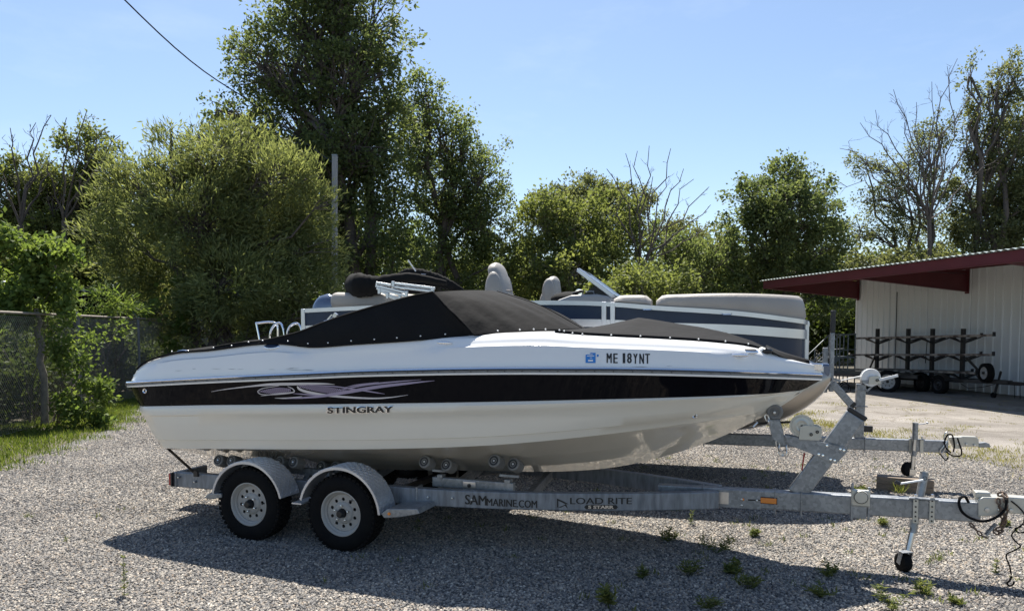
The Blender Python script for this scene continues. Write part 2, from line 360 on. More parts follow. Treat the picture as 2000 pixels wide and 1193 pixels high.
def asphalt_material():
    m = bpy.data.materials.new('worn_asphalt'); m.use_nodes = True; t = m.node_tree; N = t.nodes; L = t.links; b = N['Principled BSDF']
    tc = N.new('ShaderNodeTexCoord'); n = N.new('ShaderNodeTexNoise'); n.inputs['Scale'].default_value = .8; n.inputs['Detail'].default_value = 8
    f = N.new('ShaderNodeTexNoise'); f.inputs['Scale'].default_value = 55; f.inputs['Detail'].default_value = 3
    for k in (n, f): L.new(tc.outputs['Object'], k.inputs['Vector'])
    r = N.new('ShaderNodeValToRGB'); e = r.color_ramp.elements; e[0].position = .35; e[0].color = (.17, .152, .132, 1); e[1].position = .68; e[1].color = (.285, .26, .23, 1)
    L.new(n.outputs['Fac'], r.inputs[0]); r2 = N.new('ShaderNodeValToRGB'); r2.color_ramp.elements[0].position = .38; r2.color_ramp.elements[0].color = (.55, .55, .55, 1); r2.color_ramp.elements[1].position = .62
    L.new(f.outputs['Fac'], r2.inputs[0]); mx = N.new('ShaderNodeMix'); mx.data_type = 'RGBA'; mx.blend_type = 'MULTIPLY'; mx.inputs[0].default_value = .8
    L.new(r.outputs[0], mx.inputs[6]); L.new(r2.outputs[0], mx.inputs[7])
    v = N.new('ShaderNodeTexVoronoi'); v.feature = 'DISTANCE_TO_EDGE'; v.inputs['Scale'].default_value = .45
    w = N.new('ShaderNodeTexNoise'); w.inputs['Scale'].default_value = 1.3; L.new(tc.outputs['Object'], w.inputs['Vector'])
    ad = N.new('ShaderNodeVectorMath'); ad.operation = 'ADD'; L.new(tc.outputs['Object'], ad.inputs[0]); L.new(w.outputs['Color'], ad.inputs[1]); L.new(ad.outputs[0], v.inputs['Vector'])
    r3 = N.new('ShaderNodeValToRGB'); r3.color_ramp.elements[0].position = .008; r3.color_ramp.elements[0].color = (.72, .70, .66, 1); r3.color_ramp.elements[1].position = .022
    L.new(v.outputs['Distance'], r3.inputs[0]); m2 = N.new('ShaderNodeMix'); m2.data_type = 'RGBA'; m2.blend_type = 'MULTIPLY'; m2.inputs[0].default_value = 1
    L.new(mx.outputs[2], m2.inputs[6]); L.new(r3.outputs[0], m2.inputs[7]); L.new(m2.outputs[2], b.inputs['Base Color']); b.inputs['Roughness'].default_value = .92
    bp = N.new('ShaderNodeBump'); bp.inputs['Strength'].default_value = .9; bp.inputs['Distance'].default_value = .02; L.new(f.outputs['Fac'], bp.inputs['Height']); L.new(bp.outputs[0], b.inputs['Normal']); return m
GM = ground_material()
tag(MB().add([(-400, -60, 0), (400, -60, 0), (400, 700, 0), (-400, 700, 0)], [(0, 1, 2, 3)]).build('ground', GM, smooth=0), kind='structure')
ASP = [(7.6, 4), (7.1, 9.8), (6.85, 11.4), (6.4, 13.2), (5.9, 14.6), (4.6, 20), (4.0, 31), (40, 33), (40, 3)]
tag(MB().add([(x, y, .004) for x, y in ASP], [tuple(range(len(ASP)))[::-1]]).build('pavement', asphalt_material(), smooth=0), kind='structure')
SOIL = mat('leaf_litter_soil', (.035, .032, .022), .95, col2=(.075, .065, .045), nscale=3, bump=.8, bscale=20)
tag(MB().add([(-60, 24, .004), (-12.2, 24, .004), (-11, 27, .004), (3.9, 31.2, .004), (3.9, 33, .004), (60, 33.2, .004), (60, 140, .004), (-60, 140, .004)], [tuple(range(8))]).build('soil', SOIL, smooth=0), kind='structure')
tag(MB().add([(-60, 4, .004), (-7.6, 4, .004), (-7.0, 9.6, .004), (-7.2, 11, .004), (-7.9, 15, .004), (-8.9, 17, .004), (-12.3, 23.9, .004), (-60, 23.9, .004)], [tuple(range(8))]).build('verge', mat('verge_soil', (.07, .062, .04), .95, col2=(.12, .105, .07), nscale=4, bump=.8, bscale=25), smooth=0), kind='structure')

# ------------------------------------------------------------------ gravel stones (instances of eight stones)
def gravel():
    sc = bpy.data.collections.new('gravel_stones'); rng = np.random.default_rng(3)
    gm = bpy.data.materials.new('gravel_stone'); gm.use_nodes = True; t = gm.node_tree; N = t.nodes; L = t.links; b = N['Principled BSDF']; b.inputs['Roughness'].default_value = .85
    oi = N.new('ShaderNodeObjectInfo'); r = N.new('ShaderNodeValToRGB'); e = r.color_ramp.elements
    e[0].position = 0; e[0].color = (.070, .069, .070, 1); e[1].position = 1; e[1].color = (.52, .485, .43, 1)
    for p, c in ((.3, (.145, .142, .142)), (.55, (.21, .20, .188)), (.8, (.32, .295, .26)), (.9, (.25, .20, .155))):
        q = e.new(p); q.color = (*c, 1)
    ge = N.new('ShaderNodeNewGeometry'); ns = N.new('ShaderNodeTexNoise'); ns.inputs['Scale'].default_value = .75; ns.inputs['Detail'].default_value = 5; L.new(ge.outputs['Position'], ns.inputs['Vector'])
    rt = N.new('ShaderNodeValToRGB'); rt.color_ramp.elements[0].position = .36; rt.color_ramp.elements[0].color = (.88, .86, .83, 1); rt.color_ramp.elements[1].position = .64; rt.color_ramp.elements[1].color = (1.22, 1.19, 1.13, 1); L.new(ns.outputs['Fac'], rt.inputs[0])
    mm = N.new('ShaderNodeMix'); mm.data_type = 'RGBA'; mm.blend_type = 'MULTIPLY'; mm.inputs[0].default_value = 1
    L.new(oi.outputs['Random'], r.inputs[0]); L.new(r.outputs[0], mm.inputs[6]); L.new(rt.outputs[0], mm.inputs[7]); L.new(mm.outputs[2], b.inputs['Base Color'])
    for k in range(8):
        bm = bmesh.new(); bmesh.ops.create_icosphere(bm, subdivisions=1, radius=1)
        ax = rng.uniform(.55, 1, 3); ax[0] = 1; ax[2] *= .7
        for v in bm.verts: v.co = Vector([v.co[i] * ax[i] * rng.uniform(.75, 1.2) for i in range(3)])
        me = bpy.data.meshes.new('stone'); bm.to_mesh(me); bm.free(); me.materials.append(gm)
        sc.objects.link(bpy.data.objects.new('stone', me))
    def patch(name, poly, dens, smin, smax, seed):
        o = MB().add([(x, y, .003) for x, y in poly], [tuple(range(len(poly)))]).build(name, GM, smooth=0, normals=False); tag(o, kind='stuff')
        g = bpy.data.node_groups.new(name, 'GeometryNodeTree'); g.interface.new_socket('Geometry', in_out='INPUT', socket_type='NodeSocketGeometry'); g.interface.new_socket('Geometry', in_out='OUTPUT', socket_type='NodeSocketGeometry')
        n = g.nodes; l = g.links; gi = n.new('NodeGroupInput'); go = n.new('NodeGroupOutput')
        d = n.new('GeometryNodeDistributePointsOnFaces'); d.inputs['Density'].default_value = dens; d.inputs['Seed'].default_value = seed
        ip = n.new('GeometryNodeInstanceOnPoints'); ci = n.new('GeometryNodeCollectionInfo'); ci.inputs['Collection'].default_value = sc; ci.inputs['Separate Children'].default_value = True; ci.inputs['Reset Children'].default_value = True
        ip.inputs['Pick Instance'].default_value = True
        rr = n.new('FunctionNodeRandomValue'); rr.data_type = 'FLOAT_VECTOR'; rr.inputs[0].default_value = (-.9, -.9, 0); rr.inputs[1].default_value = (.9, .9, 6.28)
        rs = n.new('FunctionNodeRandomValue'); rs.data_type = 'FLOAT'; rs.inputs[2].default_value = smin; rs.inputs[3].default_value = smax; rs.inputs['Seed'].default_value = 5
        l.new(gi.outputs[0], d.inputs['Mesh']); l.new(d.outputs['Points'], ip.inputs['Points']); l.new(ci.outputs[0], ip.inputs['Instance'])
        l.new(rr.outputs[0], ip.inputs['Rotation']); l.new(rs.outputs[1], ip.inputs['Scale']); l.new(ip.outputs[0], go.inputs[0])
        o.modifiers.new('gravel', 'NODES').node_group = g
    patch('gravel', [(-5.6, 4.3), (6.2, 4.3), (7.5, 6), (7.35, 7.5), (-6.6, 7.5)], 5200, .0065, .0165, 1)
    patch('gravel', [(-6.6, 7.51), (7.35, 7.51), (7.1, 9.8), (6.85, 11.4), (6.4, 13), (-7.2, 13), (-7.0, 9.6)], 3400, .007, .018, 2)
    patch('gravel', [(-7.2, 13.01), (6.4, 13.01), (5.9, 14.6), (5.2, 17), (-8.6, 17), (-7.8, 15)], 1500, .010, .021, 4)
gravel()

# ------------------------------------------------------------------ grass (stuff)
G1 = leafmat('grass_blade', (.055, .095, .018), (.165, .20, .048), .4); GY = leafmat('dry_grass_blade', (.13, .14, .03), (.30, .27, .085), .35)
def blades(name, pts, h, w, seed, material, label=None):
    rng = np.random.default_rng(seed); n = len(pts); p = np.c_[pts, np.zeros(n)]
    ax = unit(np.c_[rng.normal(size=(n, 2)) * .45, np.ones(n)]); nr = np.c_[rng.normal(size=(n, 2)), rng.normal(size=n) * .2]
    s = rng.uniform(.4, 1.3, n); v, var = leaf_arrays(p, ax, nr, h * s, w * (.6 + .5*s), rng.uniform(0, 1, n))
    return tag(leaf_mesh(name, v, var, material), label, kind='stuff')
rng = np.random.default_rng(5)
fx = lambda y: -8.9 - .19 * (y - 12.8)
ex = lambda y: np.interp(y, [4, 9.6, 11, 15, 17, 24], [-7.4, -6.75, -6.95, -7.65, -8.6, -11.8])
y = rng.uniform(7.5, 22, 34000); t = rng.uniform(0, 1, 34000) ** 1.1; clump = np.sin(y * 5.1) * .12 + np.sin(y * 11) * .08 + rng.normal(size=34000) * .12
x = (fx(y) - .6) + (ex(y) + clump * 1.6 - .15 - fx(y) + .6) * t
blades('grass', np.c_[x, y], .10, .011, 1, G1)
c = np.c_[rng.uniform(3.5, 9.5, 900), rng.uniform(8.5, 19, 900)]
edge = np.interp(c[:, 1], [8, 9.8, 11.4, 13.2, 14.6, 20], [7.2, 7.1, 6.75, 6.3, 5.8, 4.6]); dd = c[:, 0] - edge
keep = rng.uniform(0, 1, 900) < np.exp(-((dd - .25) / (.55 + .08 * np.maximum(c[:, 1] - 10, 0))) ** 2) * .85 + .035 * (dd > 0); c = c[keep & (dd > -1.2)]
pts = np.repeat(c, 60, 0) + rng.normal(size=(len(c) * 60, 2)) * .15
blades('grass', pts, .060, .008, 2, GY)
dn = np.c_[rng.uniform(4.5, 13, 260), rng.uniform(10, 24, 260)]; dn = dn[dn[:, 0] > np.interp(dn[:, 1], [8, 14, 20], [7.6, 6.4, 5])]
pts = np.repeat(dn, 22, 0) + rng.normal(size=(len(dn) * 22, 2)) * .06; blades('grass', pts, .035, .006, 3, GY)

# ================================================================== LARGE STRUCTURES: shed, fence, pole, trees
def build_shed():
    s = fthing('metal_shed', 'white ribbed metal shed with maroon framed overhanging canopy', 'shed', WL)
    pw = .91; x0 = -7.45; k = 0
    prof = []                                                   # one panel: ribs standing 3 cm proud (towards the camera, y negative)
    for i in range(3):
        a = i * pw / 3; prof += [(a, 0), (a + .205, 0), (a + .228, -.032), (a + .275, -.032), (a + .298, 0)]
    prof.append((pw - .004, 0))
    rows = [[(a, yy, z) for a, yy in prof] for z in (0.02, 1.9, 3.74)]
    mb = MB().grid(rows); mb.add([(0, .03, .02), (0, .03, 3.74), (pw-.004, .03, 3.74), (pw-.004, .03, .02)], [(0, 1, 2, 3)])
    p0 = mb.build('wall_panel', 'shed', s, 30, normals=False); p0.location.x = x0
    for k in range(1, 14): copy_part(p0, s, (x0 + k * pw, (-.006 if k % 2 else 0), 0))
    MB().box((-.75, 6.05, 1.87), (13.3, 11.9, 3.7)).build('wall', 'shed', s, 0)
    MB().box((x0 - .02, -.01, 1.88), (.05, .09, 3.72)).build('corner_trim', 'white', s, 0)
    MB().box((-5.25, -.045, 1.6), (.02, .02, 3.2)).build('wall_seam', 'blackp', s, 0)  # thin black strip added to draw the dark seam in the wall
    # roof sheet with a wave at the eave
    ys = [-3.9, -2, 0, 6.2, 12.3]; zs = [3.70, 3.745, 3.79, 4.6, 3.7]
    xs = np.arange(-7.7, 6.2, .05); n = len(xs)
    rows = [[(x, yv, zv + .018 * math.sin(x * 2 * math.pi / .2)) for x in xs] for yv, zv in zip(ys, zs)]
    rows2 = [[(x, yv, zv - .012 + .018 * math.sin(x * 2 * math.pi / .2)) for x in xs] for yv, zv in zip(ys, zs)]
    m = MB().grid(rows).grid(rows2, flip=True)
    m.add(rows[0] + rows2[0], [(i, i + n, i + n + 1, i + 1) for i in range(n - 1)]).build('roof', 'roofm', s, 50, normals=False)
    MB().box((-.75, -3.80, 3.53), (13.6, .07, .27)).box((-.75, -3.745, 3.42), (13.5, .18, .02)).build('fascia', 'maroon', s, 0, .006)
    MB().box((-7.6, -1.86, 3.56), (.06, 3.8, .2)).build('end_rafter', 'maroon', s, 0)
    for k, xb in enumerate((-7.36, -2.1, 3.2)):
        b = MB(); th = .012
        b.add([(xb-th, -.08, 3.06), (xb-th, -3.74, 3.40), (xb-th, -3.74, 3.64), (xb-th, -.08, 3.70), (xb+th, -.08, 3.06), (xb+th, -3.74, 3.40), (xb+th, -3.74, 3.64), (xb+th, -.08, 3.70)],
              [(0, 1, 2, 3), (7, 6, 5, 4), (0, 4, 5, 1), (1, 5, 6, 2), (2, 6, 7, 3), (3, 7, 4, 0)])
        b.beam((xb, -.08, 3.055), (xb, -3.74, 3.395), .15, .014).beam((xb, -.08, 3.70), (xb, -3.74, 3.645), .15, .014).box((xb, -.07, 3.37), (.15, .02, .76))
        b.build('canopy_beam', 'maroon', s, 0)
    for i, yv in enumerate((-3.0, -1.9, -.8)): MB().box((-.75, yv, 3.685), (13.4, .06, .045)).build('purlin', 'maroon', s, 0)
    MB().tube([(-2.1, -.1, 3.6), (-.3, -3.6, 3.5)], .008, 5).tube([(-7.3, -.15, 3.62), (-2.1, -3.4, 3.55), (3.2, -.15, 3.62)], .007, 5).build('brace_rod', 'blackp', s, 0)
build_shed()

# chain link fence on the left
def build_fence():
    A = np.array([-8.9, 12.8]); dv = np.array([-.1868, .9824]); fr = Frame((A[0], A[1]), math.degrees(math.atan2(-dv[1], dv[0])) + 0)
    fr = Frame(A, -math.degrees(math.atan2(dv[1], dv[0])))
    f = fthing('chain_link_fence', 'rusty chain link fence with galvanised posts and slanted barb arms', 'fence', fr); H = 2.2; x0, x1 = -4.2, 30
    MB().tube([(x0, 0, H), (x1, 0, H)], .024, 8).build('top_rail', 'fence', f)
    MB().tube([(x0, -.03, .06), (x1, -.03, .06)], .006, 5).build('tension_wire', 'fence', f)
    for i, xp in enumerate((-4.1, -.3, 3.72, 8.05, 12.1, 16.0, 19.2, 23.2, 27.2)):
        po = MB().tube([(xp, .04, -.1), (xp, .04, H + .03)], .036, 10).sphere((xp, .04, H + .03), .04, 10, 5).build('post', 'fencep', f)
        MB().beam((xp, .04, H + .02), (xp - .02, .30, H + .34), .045, .02).build('barb_arm', 'fencep', po, 0)
    mb = MB(); sp_ = .075; hh = H - .1; n = int((x1 - x0) / sp_); r = .0022
    for s in (1, -1):
        for i in range(-int(hh / sp_), n + int(hh / sp_)):
            xa = x0 + i * sp_; xb = xa + s * hh; za, zb = .05, .05 + hh
            a, b = (xa, za), (xb, zb)
            def clip(a, b):
                (ax, az), (bx_, bz) = a, b
                for lim, lo in ((x0, True), (x1, False)):
                    for _ in (0, 1):
                        if (ax < lim) if lo else (ax > lim):
                            if (bx_ < lim) if lo else (bx_ > lim): return None
                            t = (lim - ax) / (bx_ - ax); ax, az = lim, az + (bz - az) * t
                        ax, az, bx_, bz = bx_, bz, ax, az
                return (ax, az), (bx_, bz)
            c = clip(a, b)
            if c is None: continue
            (ax, az), (bx_, bz) = c
            o = -.004 * s
            mb.add([(ax - r, o - r, az), (ax + r, o - r, az), (ax, o + r, az), (bx_ - r, o - r, bz), (bx_ + r, o - r, bz), (bx_, o + r, bz)], [(0, 1, 4, 3), (1, 2, 5, 4), (2, 0, 3, 5)])
    tag(mb.build('chain_link', 'fence', f, 0, normals=False), kind='stuff')
build_fence()

pb = at(652, 700, 27); u = thing('utility_pole', 'bare grey timber utility pole beside the large willow shrub', 'pole', (pb[0], 27, 0))
tp = at(654, 305, 27); MB().beam((0, 0, -.2), (tp[0] - pb[0], 0, tp[2]), .18, .17, up=(0, 1, 0)).build('post', 'pole', u, 0, .02)
MB().box((tp[0] - pb[0], 0, tp[2] + .02), (.19, .18, .05)).build('cap', 'galv', u, 0)
a = at(235, -8, 22); b = at(470, 186, 30); c = at(655, 322, 27)
tag(MB().tube([a + (b - a) * t + np.array([0, 0, -.25 * math.sin(math.pi * t)]) for t in np.linspace(0, 1, 9)] + [b + (c - b) * t for t in (.5, 1)], .022, 6).build('overhead_cable', 'blackp'), 'black overhead cable slanting down into the tall dark maple', 'cable')

LM_dark = leafmat('maple_leaf', (.054, .080, .036), (.150, .178, .076), .48)
LM_mid = leafmat('poplar_leaf', (.072, .105, .042), (.17, .20, .085), .48)
LM_will = leafmat('willow_leaf', (.092, .120, .048), (.225, .245, .112), .48)
LM_yel = leafmat('birch_leaf', (.082, .108, .036), (.172, .195, .074), .48)
LM_bush = leafmat('broad_leaf', (.060, .105, .026), (.160, .205, .058), .48)
LM_far = leafmat('far_leaf', (.075, .095, .045), (.175, .185, .095), .46)
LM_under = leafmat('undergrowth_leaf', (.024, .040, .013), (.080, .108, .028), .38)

tree('tall_maple_tree', 'tallest dark green maple with its crown running out of the top of the picture', [
    (640, -60, 95, 110), (600, 70, 120, 100), (720, 60, 80, 95), (520, 130, 75, 75), (690, 165, 110, 95), (690, 285, 95, 75, -1.6), (610, 310, 80, 60, -1.6), (480, 240, 70, 60), (425, 215, 30, 40), (440, 290, 45, 40), (470, 120, 40, 45), (590, 230, 120, 85), (740, 260, 95, 80),
    (640, 340, 130, 70), (520, 320, 95, 60), (770, 370, 80, 70), (700, 450, 110, 75), (600, 450, 110, 80), (770, 500, 80, 60)], 31, 690, LM_dark, 'bark', .30, 11, tips=3.9, per=8, spread=.15, L=0.185, Wd=0.118, clump=.62, twigs=1.0, stems=3)
tree('poplar_tree', 'grey green poplar sloping down from the right shoulder of the tall maple', [
    (795, 215, 38, 55), (795, 300, 55, 60), (825, 190, 45, 65), (860, 270, 60, 75), (905, 300, 50, 75), (940, 350, 60, 75), (870, 380, 85, 75), (960, 430, 60, 75), (890, 480, 95, 70), (850, 540, 85, 50), (955, 520, 60, 60)], 34, 880, LM_mid, 'bark', .22, 12, tips=6.80, per=8, spread=.15, L=0.163, Wd=0.104, clump=.62, stems=3)
tree('willow_shrub', 'large rounded yellow green willow shrub behind the fence', [
    (335, 300, 50, 55), (335, 262, 14, 26), (470, 262, 15, 26), (392, 262, 16, 26), (292, 325, 18, 30), (578, 318, 18, 28), (642, 400, 22, 28), (420, 300, 70, 50), (430, 340, 95, 70), (500, 290, 50, 45), (535, 350, 75, 60), (225, 350, 40, 45), (250, 345, 18, 40), (600, 350, 40, 45), (300, 610, 90, 45), (420, 620, 100, 45), (540, 625, 90, 45), (625, 600, 40, 50), (640, 470, 28, 40), (275, 390, 80, 75), (380, 420, 120, 95), (500, 430, 110, 90), (590, 430, 70, 80), (240, 470, 80, 85), (600, 520, 60, 75), (340, 530, 110, 85), (460, 545, 110, 80), (545, 560, 90, 70)],
    23, 420, LM_will, 'bark', .16, 13, tips=13, per=9, spread=.17, L=.24, Wd=.045, droop=-.15, along=1.0, flat=.4, clump=.5, stems=5, cat='shrub')
tree('locust_tree', 'half bare old tree with crooked dark limbs at the far left', [
    (60, 400, 60, 60), (0, 380, 50, 70), (215, 420, 50, 60), (60, 330, 40, 40), (110, 370, 70, 55), (175, 290, 55, 50), (150, 400, 60, 70), (30, 470, 70, 60), (110, 480, 80, 60), (190, 370, 40, 50)], 30, 95, LM_yel, 'bark', .20, 14, tips=20, per=7, spread=.15, L=0.163, Wd=0.096, clump=.62, stems=2)
tree('yellow_birch_tree', 'yellow green birch standing left of the dead tree', [
    (1060, 430, 60, 60), (1120, 450, 60, 70), (1040, 520, 70, 60), (1130, 530, 80, 60), (1200, 430, 65, 60), (1190, 520, 70, 60)], 33, 1110, LM_yel, 'barkg', .16, 15, tips=7.0, per=8, spread=.18, L=.20, Wd=.12, clump=.55, stems=3)
tree('round_ash_tree', 'hazy green ash rising behind the yellow birch', [
    (1140, 375, 65, 42), (1220, 400, 60, 40), (1080, 420, 60, 45), (1160, 430, 90, 50), (1320, 470, 60, 45), (1380, 500, 55, 50)], 42, 1160, LM_far, 'bark', .22, 16, tips=7.48, per=8, spread=.15, L=0.192, Wd=0.118, clump=.55)
tree('low_hazel_shrub', 'low yellow green shrub behind the pontoon windscreen', [(1240, 560, 70, 42), (1310, 555, 60, 40), (1180, 575, 50, 35)], 27, 1260, LM_yel, 'bark', .07, 17, tips=13, per=8, spread=.15, L=.17, Wd=.10, clump=.5, stems=3, cat='shrub')
tree('young_elm_tree', 'mid green leafy elm beneath the bare limbs of the dead tree', [(1330, 520, 60, 60), (1380, 540, 55, 55), (1420, 500, 40, 60), (1290, 470, 45, 40), (1410, 570, 60, 40)], 36, 1370, LM_mid, 'bark', .14, 18, tips=6.5, per=8, spread=.18, L=.20, Wd=.12, clump=.55)
tree('round_maple_tree', 'dense dark rounded maple left of the shed roof', [
    (1530, 345, 55, 42), (1580, 370, 50, 50), (1470, 390, 60, 50), (1540, 420, 85, 70), (1470, 480, 70, 70), (1590, 480, 65, 80), (1530, 540, 95, 70), (1440, 560, 50, 50), (1620, 570, 50, 60)], 37, 1545, LM_dark, 'bark', .22, 19, tips=7.14, per=8, spread=.15, L=0.178, Wd=0.126, clump=.52)
tree('leafy_alder_shrub', 'pale green alder shrub peeping over the shed roof', [(1690, 520, 45, 35), (1740, 530, 45, 32), (1850, 520, 70, 28), (1800, 500, 40, 25)], 41, 1720, LM_far, 'bark', .10, 20, tips=7, per=8, spread=.18, L=.22, Wd=.13, cat='shrub')
tree('sparse_oak_tree', 'sparse tree with leaning dark trunks and thin leaves beside the dead grey tree', [
    (1690, 320, 42, 24), (1720, 390, 55, 30), (1760, 340, 40, 30), (1800, 280, 34, 40), (1840, 250, 30, 40), (1680, 450, 50, 26), (1760, 440, 55, 34), (1830, 370, 40, 50), (1850, 450, 50, 40)], 44, 1810, LM_far, 'bark', .17, 21, tips=8.50, per=6, spread=.15, L=0.178, Wd=0.096, clump=.7, stems=4, twigs=1)
tree('ivy_clad_poplar_tree', 'tall ragged tree wrapped in climbing leaves at the right edge', [
    (1895, 150, 16, 55), (1935, 160, 16, 60), (1980, 160, 36, 55), (1900, 260, 28, 70), (1950, 270, 50, 70), (2000, 280, 50, 80), (1890, 380, 40, 75), (1960, 390, 60, 70), (2030, 380, 60, 80), (1920, 460, 70, 45), (2000, 460, 60, 45)],
    43, 1935, LM_far, 'bark', .24, 22, tips=7.82, per=7, spread=.15, L=0.192, Wd=0.118, clump=.6, stems=4)
tree('hedge_oak_tree', 'dark tree filling the gap behind the pontoon captain chair', [(970, 560, 80, 60), (1060, 570, 70, 50), (840, 580, 90, 40)], 38, 960, LM_dark, 'bark', .14, 23, tips=10.20, per=8, spread=.15, L=0.178, Wd=0.111)

def bare(name, label, base_px, Y, tips_px, r, seed, barkm, spl=3, twig=.9):
    rng = np.random.default_rng(seed); bx = at(base_px[0], 700, Y)[0]; base = np.array([bx, Y, 0]); root = thing(name, label, 'tree', tuple(base)); mb = MB()
    fork = at(base_px[0], base_px[1], Y) - base
    mb.tube([(0, 0, -.1), tuple(fork * .5 + np.array([.05, 0, 0])), tuple(fork)], [r, r * .8, r * .62], 8)
    for px, py in tips_px:
        tip = at(px, py, Y + rng.uniform(-1.2, 1.2)) - base; pts = limb(mb, fork, tip, r * .30, .012, rng, .05, 7, 6)
        for k in range(2, 7):
            for _ in range(spl):
                d = (pts[k] - pts[k-1]); d = d / np.linalg.norm(d); dv = unit((d * .9 + rng.normal(size=3) * .55 + np.array([0, 0, .25]))[None])[0]
                ln = rng.uniform(.35, 1.0) * twig * (1.2 - k * .1); e = pts[k] + dv * ln; q = limb(mb, pts[k], e, r * .085 * (1.1 - k * .1), .006, rng, .08, 3, 4)
                for _ in range(2):
                    j = rng.integers(1, 4); d2 = unit((dv + rng.normal(size=3) * .6)[None])[0]; mb.tube([q[j], q[j] + d2 * ln * .45], [.010, .005], 3, cap=False)
    mb.build('trunk', barkm, root, 60, normals=False)
bare('dead_tree', 'dead tree with many upright bare limbs above the pontoon windscreen', (1255, 530), 32, [(1222, 300), (1245, 295), (1268, 285), (1275, 345), (1310, 290), (1300, 350), (1335, 330), (1355, 350), (1385, 365), (1388, 400), (1392, 440), (1205, 345), (1185, 330)], .15, 31, 'bark', 2, .6)
bare('dead_grey_tree', 'dead pale grey tree with fine bare twigs above the shed roof', (1815, 430), 40, [(1680, 240), (1745, 175), (1755, 215), (1710, 215), (1820, 160), (1850, 130), (1870, 115), (1900, 175), (1640, 290), (1630, 350), (1790, 200), (1960, 300), (1985, 130)], .16, 32, 'bark', 3, 1.3)
bare('crooked_bare_tree', 'crooked bare branched tree at the far left edge', (40, 440), 27, [(100, 225), (70, 240), (20, 250), (-20, 300), (110, 310)], .15, 33, 'bark', 2, .8)
bare('leaning_bare_tree', 'bare topped tree with dark curved limbs left of the willow shrub', (125, 430), 28, [(170, 215), (205, 250), (235, 265), (130, 230), (215, 300), (90, 330)], .13, 34, 'bark', 2, .8)

# woods behind everything: one mass
def woods():
    rng = np.random.default_rng(41); lob = []
    for px in range(-350, 2400, 60):
        Y = rng.uniform(44, 60); lob.append((at(px, rng.uniform(520, 600), Y), np.array([2.6, 2.2, rng.uniform(2.4, 3.6)])))
        lob.append((at(px + 30, rng.uniform(620, 660), 41), np.array([2.4, 1.8, 1.6])))
    for px in range(-250, 700, 70): lob.append((at(px, rng.uniform(430, 560), 36), np.array([2.2, 2, 2.0])))
    T, Dn, K = crown_points(rng, lob, 3.6, .6); v, var = leaves_on(rng, T, Dn, 5, .3, .34, .22, .2, .6, .6)
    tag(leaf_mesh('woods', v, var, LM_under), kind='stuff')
    near = []; far = []                                             # undergrowth along the fence and the back of the lot
    for yv in np.arange(9.5, 40, .8):
        tgt = near if yv < 23 else far
        tgt.append((np.array([fx(yv) - 1.0 - rng.uniform(0, .4), yv, rng.uniform(.5, 1.0)]), np.array([.6, .8, rng.uniform(.7, 1.1)])))
        tgt.append((np.array([fx(yv) - 2.0 - rng.uniform(0, .6), yv + .4, rng.uniform(1.0, 1.5)]), np.array([.9, .9, rng.uniform(1.0, 1.3)])))
    for yv in np.arange(12.5, 40, 1.3):
        for dx in (3.4, 4.8): far.append((np.array([fx(yv) - dx - rng.uniform(0, .8), yv, rng.uniform(1.0, 1.6)]), np.array([1.2, 1.2, rng.uniform(1.2, 1.7)])))
    for xv in np.arange(-13, 5, 1.2): far.append((np.array([xv, 31.5 + rng.uniform(-1, 2.5), 1.1]), np.array([1.1, 1, 1.4])))
    for xv in np.arange(4, 13, 1.2): far.append((np.array([xv, 34 + rng.uniform(-.5, 2), 1.4]), np.array([1.1, 1, 1.6])))
    for lb, tp in ((near, 70), (far, 26)):
        T, Dn, K = crown_points(rng, lb, tp, .75); v, var = leaves_on(rng, T, Dn, 6, .12, .13, .07, .2, .6, .5)
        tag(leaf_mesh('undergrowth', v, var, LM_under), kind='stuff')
woods()

# plants close by
def shrub(name, label, lobes, base, leafm, seed, tips, per, spread, L, Wd, stems=5, r=.02, cat='shrub', droop=.2, flat=.4, barkm='bark', along=.6):
    rng = np.random.default_rng(seed); base = np.array(base, float); root = thing(name, label, cat, tuple(base))
    lobes = [(np.array(c) - base, np.array(q)) for c, q in lobes]
    T, Dn, K = crown_points(rng, lobes, tips * 5, .75); v, var = leaves_on(rng, T, Dn, per, spread, L, Wd, droop, along, flat); leaf_mesh('crown', v, var, leafm, root)
    mb = MB()
    for i in range(max(stems, len(lobes))):
        c, q = lobes[i % len(lobes)]; limb(mb, (rng.normal() * .05, rng.normal() * .05, 0), c + rng.normal(size=3) * q * .4, r, r * .3, rng, .06, 5, 5)
    mb.build('stem', barkm, root, 60, normals=False); return root
def lob(px, py, rx, ry, Y, dep=.8): s = Y / F; return (at(px, py, Y), (rx * s, rx * s * dep, ry * s))
shrub('broad_leaved_bush', 'bright bush with broad pointed leaves rising over the left end of the fence', [lob(70, 470, 50, 45, 14.7), lob(25, 520, 55, 60, 14.7), lob(105, 530, 45, 55, 14.7), lob(60, 580, 70, 45, 14.7), lob(-30, 560, 50, 60, 14.7), lob(120, 590, 30, 30, 14.7), lob(20, 615, 60, 30, 14.7), lob(140, 545, 26, 40, 14.7)], (at(60, 700, 14.7)[0], 14.7, 0), LM_bush, 51, 120, 4, .09, .125, .07, 7, .010, 'bush')
fv = np.array([at(105, 700, 14.6)[0], 14.55, 0])
